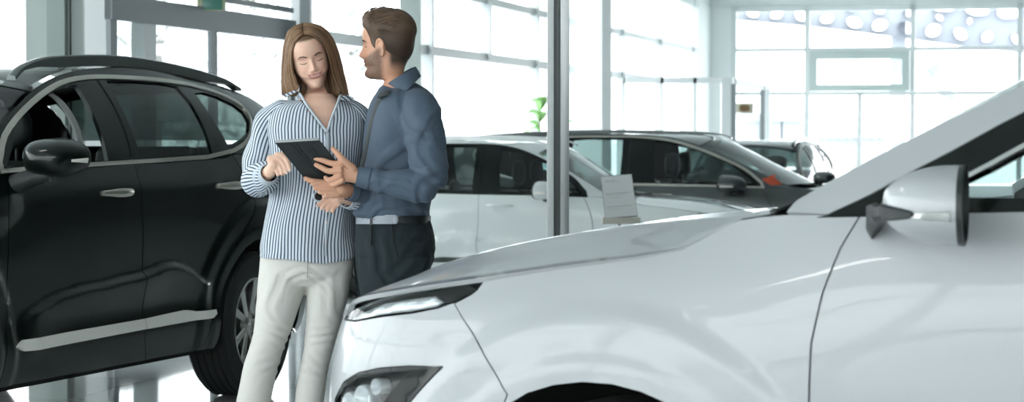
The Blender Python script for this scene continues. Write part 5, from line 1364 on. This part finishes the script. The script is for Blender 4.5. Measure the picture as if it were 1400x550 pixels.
co_ = mb.build('collar', M['shirt_blue'], mshirt, 50)
# tie
mb = MB()
tl = [(526, 125, 0, 5.5), (523, 133, 0, 6.5), (515, 150, 0, 4.8), (509.5, 170, 0, 5.2), (505, 195, 0, 5.6), (499.5, 222, 0, 6.0), (494, 245, 0, 6.4), (489, 268, 0, 6.6), (485.5, 287, 0, 6.0), (484, 292, 0, 1.5)]
rows = []
for x, y, z, w_ in bezier_pts(tl, 4):
    L_, R_, h_ = (np.interp(y, [q[0] for q in tr], [q[k] for q in tr]) for k in (1, 2, 4)); sx_ = min(.97, abs((x-(L_+R_)/2)/((R_-L_)/2)))
    z = -h_*(1-sx_**2.33)**(1/2.33) - .013 - (.02 if y < 134 else 0); c = Wm(x, y, ZM+z); hw = w_*1.15/3000*ZM
    rows.append([c+Vector((-hw, .010, .0)), c+Vector((-hw*.3, -.004, .002)), c+Vector((hw*.3, -.006, .004)), c+Vector((hw, -.002, .006)), c+Vector((hw*.9, .008, .006)), c+Vector((-hw*.9, .016, 0))])
V = mb.grid(rows, close_v=True); mb.bm.faces.new(V[0]); mb.bm.faces.new(V[-1]); mb.build('tie', M['tie'], mroot, 60)
# belt
def belt(p0, p1, y0, y1, m, nm, dd, par=mroot):
    mb = MB(); rows = []
    for k in range(15):
        x = p0+(p1-p0)*k/14; cx = (486+588)/2; hw = 52.0; s = max(-1, min(1, (x-cx)/hw)); dpt = -.172*(1-abs(s)**2.3)**(1/2.3)
        c0, c1 = Wm(x, y0, ZM+dpt-dd), Wm(x, y1, ZM+dpt-dd); rows.append([c0, c1, c1+Vector((0, .006, 0)), c0+Vector((0, .006, 0))])
    V = mb.grid(rows, close_v=True); mb.bm.faces.new(V[0]); mb.bm.faces.new(V[-1]); return mb.build(nm, m, par, 40)
bt = belt(487, 589, 295, 305.5, M['belt_dark'], 'belt', .004)
belt(486.5, 541, 294, 306.5, M['belt_light'], 'strap_end', .008, bt)
mb = MB(); mb.ell(Wm(541, 300.2, ZM-.182), (.010, .004, .0160), seg=16); mb.build('strap_end', M['belt_light'], bt, 50)
belt(505.5, 508.5, 293, 308, M['belt_dark'], 'belt_loop', .013, bt)
for x in (496, 502, 512): mb = MB(); mb.ell(Wm(x, 300, ZM-.172*(1-abs((x-537)/52)**2.3)**(1/2.3)-.0085), (.0016, .0012, .0016), seg=8); mb.build('belt_hole', M['shell'], bt)
for dz, ax in ((-.09, 545), (.09, 530)):
    mb = MB(); c = Wm(ax, 690, ZM+dz)
    ring_loft(mb, [(Vector((c.x+.10-.30*k, c.y, .05+.015*(1-k)**2)), Vector((0, .032+.016*math.sin(PI*k**.8), 0)), Vector((0, 0, .040+.02*(1-k)**1.5))) for k in np.linspace(.02, .98, 10)], 20, .8)
    for v in mb.bm.verts: v.co.z = max(v.co.z, .002)
    mb.build('shoe', M['shoe'], mroot, 60)
build_suv('car', (-3.1563, 8.9248), PI/2 - math.atan(1160/3000), M['black_paint'], 'glossy black SUV with chrome window line standing behind the woman', SB, h=.018)
WD = dict(SUV); WD['window_open'] = False; WD['privacy'] = False
WD['ax0'] = .035; WD['arch'] = .455; WD['arch_z'] = .335; WD['mirror'] = (.835, 1.03, 1.212)
WD['gout'] = [(.535,1.176),(1.0,1.192),(1.358,1.198),(1.9,1.208),(2.325,1.218),(2.609,1.247),(2.76,1.285),(2.88,1.345),(2.955,1.408),(2.975,1.465),(2.93,1.512),(2.80,1.554),(2.63,1.582),(2.46,1.600),(2.2,1.612),(1.95,1.617),(1.627,1.610),(1.395,1.575),(1.206,1.515),(.98,1.412),(.819,1.320),(.727,1.270),(.657,1.228),(.56,1.182)]
WD['glasses'] = ([(.80,1.225),(.869,1.262),(.926,1.292),(.985,1.326),(1.2,1.44),(1.36,1.505),(1.44,1.52),(1.435,1.40),(1.418,1.222)],) + GL_SUV[1:]
WM = dict(SUV); WM['window_open'] = False; WM['privacy'] = False
SW = Shape(WD)
build_suv('car', (.63167, 5.80540), -math.radians(30), M['white_paint'], 'white SUV in the right foreground, nearest to the camera', SW, front='white', h=.018, chrome=None)

def warp_car(root, xm, ym, zm, wheel_scale):
    """re-proportions a whole car: piecewise maps of x and z, scale of y"""
    fx = [a for a, b in xm]; gx = [b for a, b in xm]; fz = [a for a, b in zm]; gz = [b for a, b in zm]
    def walk(o):
        for c in o.children:
            if c.type == 'MESH':
                n = len(c.data.vertices); co = np.empty(n*3); c.data.vertices.foreach_get('co', co); co = co.reshape(-1, 3)
                if c.name.startswith('wheel') and not c.name.startswith('wheel_arch') or (c.parent and c.parent.name.startswith('wheel') and not c.parent.name.startswith('wheel_arch')):
                    ax = 0 if co[:, 0].mean() < 1.3 else 2.765; k = wheel_scale
                    co[:, 0] = (co[:, 0]-ax)*k + np.interp(ax, fx, gx); co[:, 2] *= k; co[:, 1] *= ym
                else:
                    co[:, 0] = np.interp(co[:, 0], fx, gx); co[:, 2] = np.interp(co[:, 2], fz, gz); co[:, 1] *= ym
                    if 'custom_normal' in c.data.attributes: c.data.attributes.remove(c.data.attributes['custom_normal'])
                c.data.vertices.foreach_set('co', co.ravel()); c.data.update()
                if not c.name.startswith('wheel'): c.data.set_sharp_from_angle(angle=math.radians(35))
            walk(c)
    walk(root)
def place(px, Z, ang, xl, yl):
    """car origin so that the car point (xl, yl) is seen at column px, at depth Z"""
    X = (px-700)/3000*Z; c, s_ = math.cos(ang), math.sin(ang)
    return (X - (xl*c - yl*s_), Z - (xl*s_ + yl*c))
WM['seen'] = 1; WM['mirror'] = (.93, 1.05, 1.235); WM['rails'] = 0; SM = Shape(WM); WG = dict(WM); WG['mirror'] = (.80, 1.04, 1.215); SG = Shape(WG)
a = PI - math.radians(12)
xm = [(-1.2,-.95),(0,-.02),(.45,.46),(.6,.60),(1.55,1.41),(3.9,3.15)]
# white foreground car: bright strip along the window, black sail at the mirror
for sd in (-1, 1):
    fr_ = [o for o in bpy.data.objects if o.name.startswith('window_frame') and o.parent and o.parent.name == 'car.001'][0 if sd < 0 else 1]
    panel('window_strip', SW.G, [(.800,1.232),(.861,1.267),(.924,1.302),(.985,1.338),(1.2,1.452),(1.36,1.515),(1.36,1.503),(1.2,1.438),(.985,1.326),(.926,1.292),(.869,1.260),(.800,1.224)], M['bright_chrome'], fr_, .03, gap=0, off=.004, flange=.008, sides=(sd,))
hatch = build_suv('car', place(802, 17.0, a, .60, .86), a, M['pearl_paint'], 'pearl white hatchback facing right behind the steel post', SM, h=.05, chrome=None)
warp_car(hatch, xm, .93, [(0,0),(.28,.19),(.8,.58),(1.2,.845),(1.6,1.235),(1.72,1.31),(2,1.6)], .84)
xm = [(-1.2,-1.3),(0,-.25),(.6,.60),(1.55,1.74),(3.9,4.3)]
a = PI - math.radians(13)
grey = build_suv('car', place(1045, 19.4, a, .60, .88), a, M['grey_paint'], 'grey car with chrome window line facing right, behind the white hatchback', SG, h=.05, chrome='chrome')
warp_car(grey, xm, .97, [(0,0),(.28,.19),(.8,.60),(1.2,.85),(1.6,1.285),(1.72,1.355),(2,1.6)], .9)
a = PI/2 - math.radians(18)
dark = build_suv('car', place(1102, 24.0, a, .62, -.80), a, M['dark_paint'], 'small dark car farthest back, nose towards the camera', SG, h=.07, chrome='chrome')
warp_car(dark, [(-1.2,-1.0),(0,0),(.6,.6),(3.9,3.3)], .93, [(0,0),(.28,.19),(.8,.52),(1.2,.80),(1.6,1.18),(1.72,1.26),(2,1.5)], .84)
# ---------------------------------------------------------------- things standing about the showroom
def WP(px, py, Z):
    fw = Vector((0, math.cos(PITCH), -math.sin(PITCH))); up = Vector((0, math.sin(PITCH), math.cos(PITCH)))
    d = Vector((1, 0, 0))*((px-700)/3000) + fw + up*((275-py)/3000)
    return Vector((0, 0, EYE)) + d*(Z/d.y)
# steel post in front of the hatchback
x = lambda p, Z: (p-700)/3000*Z
post = empty('support_post', (x(762, 10.5), 10.5, 0), 0, 'floor-to-ceiling metal post with pale edges and a dark groove, in front of the white hatchback', 'post')
def pbox(nm, p0, p1, y0, y1, m):
    mb = MB(); mb.box(x(p0, 10.5)-post.location.x, x(p1, 10.5)-post.location.x, y0, y1, 0, CEIL, bev=.002); return mb.build(nm, m, post, 40)
pbox('white_edge', 748, 757, -.02, .06, M['post_white']); pbox('groove', 757, 766, -.0, .05, M['post_dark']); pbox('metal_face', 766, 778, -.02, .06, M['post_grey'])
mb = MB(); mb.box(-.10, .10, -.08, .12, 0, .012, bev=.003); mb.build('base_plate', M['post_grey'], post, 40)
# glazed entrance lobby in front of the back wall
lob = empty('entrance_lobby', (WP(997, 108, 30).x, 30, 0), 0, 'white framed glass entrance lobby at the back of the showroom', 'entrance lobby')
ox = lob.location.x; H_ = 2.06; xr, yr = WP(1050, 120, 36.5).x-ox, 6.5; xl = WP(852, 108, 30).x-ox
def lbox(nm, b, m=M['frame'], par=lob): mb = MB(); mb.box(*b); return mb.build(nm, m, par, 40)
lbox('front_rail', (xl, .03, -.03, .03, H_-.08, H_)); lbox('front_rail', (xl, .03, -.03, .03, 0, .1))
for px_ in (852, 905, 950): lbox('front_post', (WP(px_, 108, 30).x-ox-.02, WP(px_, 108, 30).x-ox+.02, -.03, .03, 0, H_))
lbox('corner_post', (-.11, .02, -.06, .06, 0, H_))
Ms_ = Matrix.Rotation(math.atan2(yr, xr), 4, 'Z'); SL = math.hypot(xr, yr)
def sbox(nm, b, m=M['frame']): mb = MB(); mb.box(*b, Ms_); return mb.build(nm, m, lob, 40)
sbox('side_rail', (0, SL, -.03, .03, H_-.08, H_)); sbox('side_post', (.5, .62, -.04, .04, 0, H_), M['vent'] if 'vent' in M else M['frame_grey']); sbox('side_post', (SL-1.1, SL-.95, -.04, .04, 0, H_), M['frame_grey']); sbox('side_post', (SL-.1, SL, -.04, .04, 0, H_))
lbox('glass', (xl, 0, -.005, .005, .1, H_-.08), M['pane']); sbox('glass', (0, SL, -.005, .005, .1, H_-.08), M['pane'])
lbox('roof', (xl, -.1, .05, 5.5, H_-.04, H_-.01), M['pane'])
c = WP(1018, 148, 32.2); emb = empty('door_sign', c, 0, 'small brown sign on the glass of the entrance lobby', 'sign')
mb = MB(); mb.ell((0, 0, 0), (.075, .012, .055), pw=.7, seg=16); mb.build('plaque', mat('brown_plaque', (.17, .10, .045), .5), emb, 40); mb = MB(); mb.box(-.13, .13, .005, .02, -.075, .075, bev=.004); mb.build('backing', mat('cream_card', (.5, .47, .38), .7), emb, 40)
# potted plant by the column
pl = empty('potted_plant', (x(740, 24.2), 24.2, 0), 0, 'potted plant with broad bright green leaves, half hidden by the metal post', 'plant')
mb = MB(); mb.lathe([(0, 0), (.14, 0), (.19, .38), (.20, .40), (.175, .40), (.165, .34), (0, .33)], 28); mb.build('pot', M['post_white'], pl, 40)
mb = MB()
for a_, b_ in (((0, 0, .33), (-.02, .0, 1.50)), ((.03, .02, .33), (.16, .03, 1.30)), ((-.03, -.02, .33), (-.10, 0, 1.2))): mb.tube([a_, ((a_[0]+b_[0])*.5+.02, 0, (a_[2]+b_[2])/2), b_], [.014, .011, .007], 8)
mb.build('stem', mat('plant_stem', (.12, .16, .06), .7), pl, 40)
M['leaf'] = mat('green_leaf', (.30, .58, .20), .45, noise=(9, (.38, .66, .28)), Transmission_Weight=.0)
def leaf(base, tip, wd, up=.04):
    b_, t_ = Vector(base), Vector(tip); b_.z *= 1.04; t_.z *= 1.04; t_.x *= 1.15; wd *= 1.35; d = t_-b_; L_ = d.length; sd = d.cross(Vector((.2, .3, 1))).normalized(); n_ = sd.cross(d).normalized(); mb = MB(); rows = []
    for k in range(9):
        t = k/8; w_ = wd*math.sin(PI*min(1, t*.96+.04))**.75; cc = b_ + d*t + n_*up*math.sin(PI*t) - Vector((0, 0, .05*t*t))
        rows.append([cc+sd*w_*q + n_*abs(q)*w_*.35 for q in (-1, -.5, 0, .5, 1)])
    mb.grid(rows); o = mb.build('leaf', M['leaf'], pl, 60); m_ = o.modifiers.new('t', 'SOLIDIFY'); m_.thickness = .002
for b_, t_, w_ in (((-.02, 0, 1.50), (-.12, -.05, 1.66), .05), ((-.02, 0, 1.50), (.06, -.04, 1.70), .05), ((-.02, 0, 1.42), (-.18, -.05, 1.50), .045), ((-.02, 0, 1.38), (.02, -.1, 1.54), .045), ((-.03, 0, 1.30), (-.17, -.05, 1.40), .045),
    ((-.02, 0, 1.28), (-.13, -.08, 1.30), .05), ((.16, .03, 1.30), (.27, -.02, 1.40), .04), ((.16, .03, 1.28), (.33, 0, 1.43), .035), ((.14, .03, 1.15), (.30, -.05, 1.2), .05), ((-.1, 0, 1.2), (-.25, -.05, 1.26), .05), ((0, 0, 1.0), (.15, -.1, 1.15), .05), ((-.06, 0, .95), (-.22, -.05, 1.08), .05), ((.1, 0, .9), (.24, .05, 1.0), .05), ((-.05, 0, .75), (-.2, .05, .85), .05)):
    leaf(b_, t_, w_)
# price sheet on a floor stand
sd_ = empty('info_stand', (x(846, 14), 14, 0), 0, 'floor stand holding a white printed price sheet beside the white hatchback', 'information stand')
mb = MB(); mb.lathe([(0, 0), (.16, 0), (.16, .012), (.02, .022), (.014, .03), (.014, .78), (0, .78)], 28); mb.build('pole', M['post_grey'], sd_, 40)
S0 = Vector((x(846, 14), 14, 0)); q = [WP(822, 242, 13.97)-S0, WP(863, 239, 13.97)-S0, WP(871, 295, 13.88)-S0, WP(828, 298, 13.88)-S0]
def board(nm, q, off, th, m, par, sc_=1.0):
    cen = sum(q, Vector())/4; nn_ = (q[1]-q[0]).cross(q[3]-q[0]).normalized(); nn_ = nn_ if nn_.y < 0 else -nn_
    mb = MB(); A_ = [mb.bm.verts.new(cen+(p-cen)*sc_+nn_*(off+th)) for p in q]; B_ = [mb.bm.verts.new(cen+(p-cen)*sc_+nn_*off) for p in q]
    mb.bm.faces.new(A_); mb.bm.faces.new(B_[::-1])
    for i in range(4): mb.bm.faces.new((A_[i], B_[i], B_[(i+1) % 4], A_[(i+1) % 4]))
    return mb.build(nm, m, par)
bd = board('holder', q, -.006, .005, M['post_grey'], sd_, 1.04); board('price_sheet', q, 0, .001, mat('paper', (.62, .64, .64), .8), sd_)
inkm = mat('grey_ink', (.34, .35, .36), .8)
for f0, f1, g0, g1 in ((.12, .45, .10, .115), (.10, .60, .14, .15), (.08, .92, .42, .435), (.10, .75, .47, .477), (.10, .62, .53, .537), (.08, .92, .74, .752), (.10, .55, .80, .807)):
    pt = lambda f, g: q[0]+(q[1]-q[0])*f+(q[3]-q[0])*g
    board('printed_line', [pt(f0, g0), pt(f1, g0), pt(f1, g1), pt(f0, g1)], .0012, .0003, inkm, sd_)
mb = MB(); c0 = (q[2]+q[3])/2; mb.box(c0.x-.12, c0.x+.12, c0.y-.04, c0.y+.03, c0.z-.045, c0.z-.004, bev=.004); mb.build('tray', mat('cream_tray', (.45, .44, .38), .6), sd_, 40)
# green exit light over the gate
ZE = 15.35; ex = empty('exit_light', WP(288, 6, ZE), -math.radians(76.9)+PI/2*0, 'green and cream emergency light fixed on the beam above the gate', 'exit light')
ex.rotation_euler = (0, 0, math.radians(20))
mb = MB(); mb.box(-.10, .10, -.03, .03, -.045, .06, bev=.008); mb.build('housing', mat('cream_plastic', (.42, .45, .30), .5), ex, 40)
mb = MB(); mb.box(-.065, .075, -.036, -.028, -.038, .05, bev=.003); mb.build('lens', mat('green_lens', (.10, .27, .22), .2), ex, 40)
# ---------------------------------------------------------------- outside
M['canopy'] = mat('pale_canopy_metal', (.235, .255, .29), .6)
ZC = 52.0
def cp(u, v): p = WP(1090+u*.3638, v*.3638, ZC); return (p.x, p.z)
outl = [cp(-300, -120), cp(900, -140), cp(1100, 230), cp(640, 178), cp(440, 150), cp(200, 118), cp(40, 100), cp(-300, 70)]
hl = [(110,70,26,20),(212,85,30,22),(308,95,30,24),(405,105,30,24),(508,115,30,26),(610,128,26,24),(712,138,24,23),(818,148,18,20),(920,158,20,20),(195,35,16,9),(308,40,22,14),(415,50,20,14),(550,30,46,15),(672,35,48,26),(795,40,50,34),(532,67,15,13),(645,80,11,13),(12,60,24,22),(-80,55,24,18),(-170,50,24,18),(920,50,40,30)]
holes = [[cp(a+b*.98*math.copysign(abs(math.cos(t))**.75, math.cos(t))+.25*d_*math.sin(t)*(1 if i_ % 2 else -1), c_+d_*.95*math.sin(t)) for t in [2*PI*k/12+.2 for k in range(12)]] for i_, (a, c_, b, d_) in enumerate(hl)]
cnp = empty('perforated_canopy', (0, ZC, 0), 0, 'pale metal canopy with rows of rounded holes, outside the back windows', 'canopy')
panel('fascia', lambda u, v: np.stack([u, np.zeros_like(u), v], -1), outl, M['canopy'], cnp, 1.2, gap=0, holes=holes, flange=-.18)
mb = MB(); a_, b_ = WP(1221, 49, ZC), WP(1240, 49, ZC); mb.box(a_.x, b_.x, .1, .4, -.15, a_.z+.8); mb.build('canopy_post', M['canopy'], cnp)
mb = MB(); a_, b_ = WP(1276, 90, ZC), WP(1303, 138, ZC); mb.tube([(a_.x, .3, a_.z), (b_.x, .3, b_.z)], .16, 10); mb.build('canopy_strut', M['canopy'], cnp)
mb = MB(); a_ = WP(1460, 49, ZC); mb.box(a_.x, a_.x+.35, .1, .4, -.15, a_.z+1.2); mb.build('canopy_post', M['canopy'], cnp)
M['render_pale'] = mat('pale_render', (.33, .35, .36), .8); M['sheet'] = mat('corrugated_sheet', (.27, .29, .31), .6)
sh = empty('shed', (WP(1165, 170, 75).x, 75, 0), 0, 'low pale shed with a corrugated roof edge, far outside the back windows', 'building')
mb = MB(); mb.box(-1.3, 1.2, 0, 5, -.15, 1.15); mb.build('wall', M['render_pale'], sh)
mb = MB(); rows = [[Vector((-1.45+2.85*k/60, y_, z_+.035*math.sin(k*1.05))) for k in range(61)] for y_, z_ in ((-.25, 1.02), (-.25, 1.42), (5.2, 1.75))]; mb.grid(rows); mb.build('roof', M['sheet'], sh, 60)
mb = MB(); mb.box(-.4, .2, -.03, .05, .1, .8); mb.build('door', M['sheet'], sh)
def building(px0, px1, ytop, Z, m, lab, n):
    a_ = WP(px0, ytop, Z); b_ = WP(px1, ytop, Z); r = empty('building', ((a_.x+b_.x)/2, Z, 0), 0, lab, 'building'); hw = (b_.x-a_.x)/2
    mb = MB(); mb.box(-hw, hw, 0, 12, -.15, a_.z); mb.build('wall', m, r); mb = MB(); mb.box(-hw-.3, hw+.3, -.3, 12.3, a_.z, a_.z+.35); mb.build('parapet', M['sheet'], r)
    for k in range(n):
        xx = -hw + (k+.5)*2*hw/n; mb = MB(); mb.box(xx-.5, xx+.5, -.05, .05, a_.z*.35, a_.z*.35+1.3); mb.build('window', M['sheet'], r)
building(1010, 1098, 166, 95, M['render_pale'], 'long low pale building far beyond the entrance lobby', 3)
building(160, 262, 62, 85, mat('pale_block', (.78, .80, .82), .8), 'pale office block beyond the left gate window', 5)
M['glare_pale'] = mat('glare_paled_twigs', (.55, .58, .58), .9, noise=(3, (.62, .65, .65)))  # overexposed glare put into the pale colour of trees and hedge
M['bark'] = mat('grey_bark', (.20, .20, .19), .9)
def tree(px, ybase, Z, hgt, lab, seed):
    rg = random.Random(seed); p = WP(px, 175, Z); r = empty('tree', (p.x, Z, -.15), 0, lab, 'tree', 'trees outside the gate')
    mb = MB(); mb.tube([(0, 0, 0), (.1, 0, hgt*.5), (0, .1, hgt*.95)], [.16, .11, .03], 8)
    for k in range(9):
        a = rg.random()*6.3; z_ = hgt*(.3+.06*k); mb.tube([(0, 0, z_), (math.cos(a)*hgt*.14, math.sin(a)*hgt*.14, z_+hgt*.10), (math.cos(a)*hgt*.24, math.sin(a)*hgt*.24, z_+hgt*.2)], [.05, .03, .01], 6)
    mb.build('trunk', M['bark'], r, 60)
    V, F = [], []
    for k in range(900):
        t = rg.random(); a = rg.random()*6.3; rad = hgt*.30*math.sin(PI*min(1, .15+.85*t))**.7*rg.random()**.4; c_ = Vector((math.cos(a)*rad, math.sin(a)*rad, hgt*(.28+.74*t)))
        b0 = len(V); s_ = .10+.12*rg.random()
        d1 = Vector((rg.uniform(-1, 1), rg.uniform(-1, 1), rg.uniform(-1, 1))).normalized()*s_; d2 = d1.cross(Vector((rg.uniform(-1, 1), rg.uniform(-1, 1), 1))).normalized()*s_*.6
        V += [c_-d1, c_+d2, c_+d1, c_-d2]; F.append((b0, b0+1, b0+2, b0+3))
    mesh_np('crown', V, F, M['glare_pale'], r, smooth=False)
for px_, Z_, h_, lb in ((212, 52, 5.6, 'bare tree outside, glare put into its pale colour, seen in the left gate window'), (345, 60, 6.2, 'tree outside, glare put into its colour, left one seen in the right gate window'), (396, 78, 5.6, 'tree outside, glare put into its colour, nearest the woman in the right gate window'), (478, 66, 5.0, 'tree outside, glare put into its colour, between the two people')): tree(px_, 0, Z_, h_, lb, int(px_))
hd = empty('hedge', (WP(365, 110, 48).x, 48, -.13), 0, 'low hedge outside the right gate window, glare put into its colour', 'hedge')
V, F = [], []; rg = random.Random(4)
for k in range(1800):
    c_ = Vector((rg.uniform(-2.2, 2.2), rg.uniform(-.4, .4), rg.uniform(0, 2.3))); b0 = len(V); d1 = Vector((rg.uniform(-1, 1), rg.uniform(-1, 1), rg.uniform(-1, 1))).normalized()*.14; d2 = d1.cross(Vector((rg.uniform(-1, 1), 1, .3))).normalized()*.09
    V += [c_-d1, c_+d2, c_+d1, c_-d2]; F.append((b0, b0+1, b0+2, b0+3))
mesh_np('foliage', V, F, M['glare_pale'], hd, smooth=False)

lf = empty('leaflet', WP(1055, 247, 18.35), 0, 'folded orange leaflet on the dashboard of the grey car', 'leaflet')
mb = MB(); V_ = [mb.bm.verts.new(p) for p in ((-.085, 0, .01), (-.01, -.03, -.04), (.085, 0, -.035), (.03, .03, .02), (.035, .02, .055), (-.02, .03, .03))]
mb.bm.faces.new((V_[0], V_[1], V_[3], V_[5])); mb.bm.faces.new((V_[1], V_[2], V_[3])); mb.bm.faces.new((V_[3], V_[4], V_[5]))
o_ = mb.build('sheet', mat('orange_paper', (.55, .09, .04), .7), lf); m_ = o_.modifiers.new('t', 'SOLIDIFY'); m_.thickness = .002
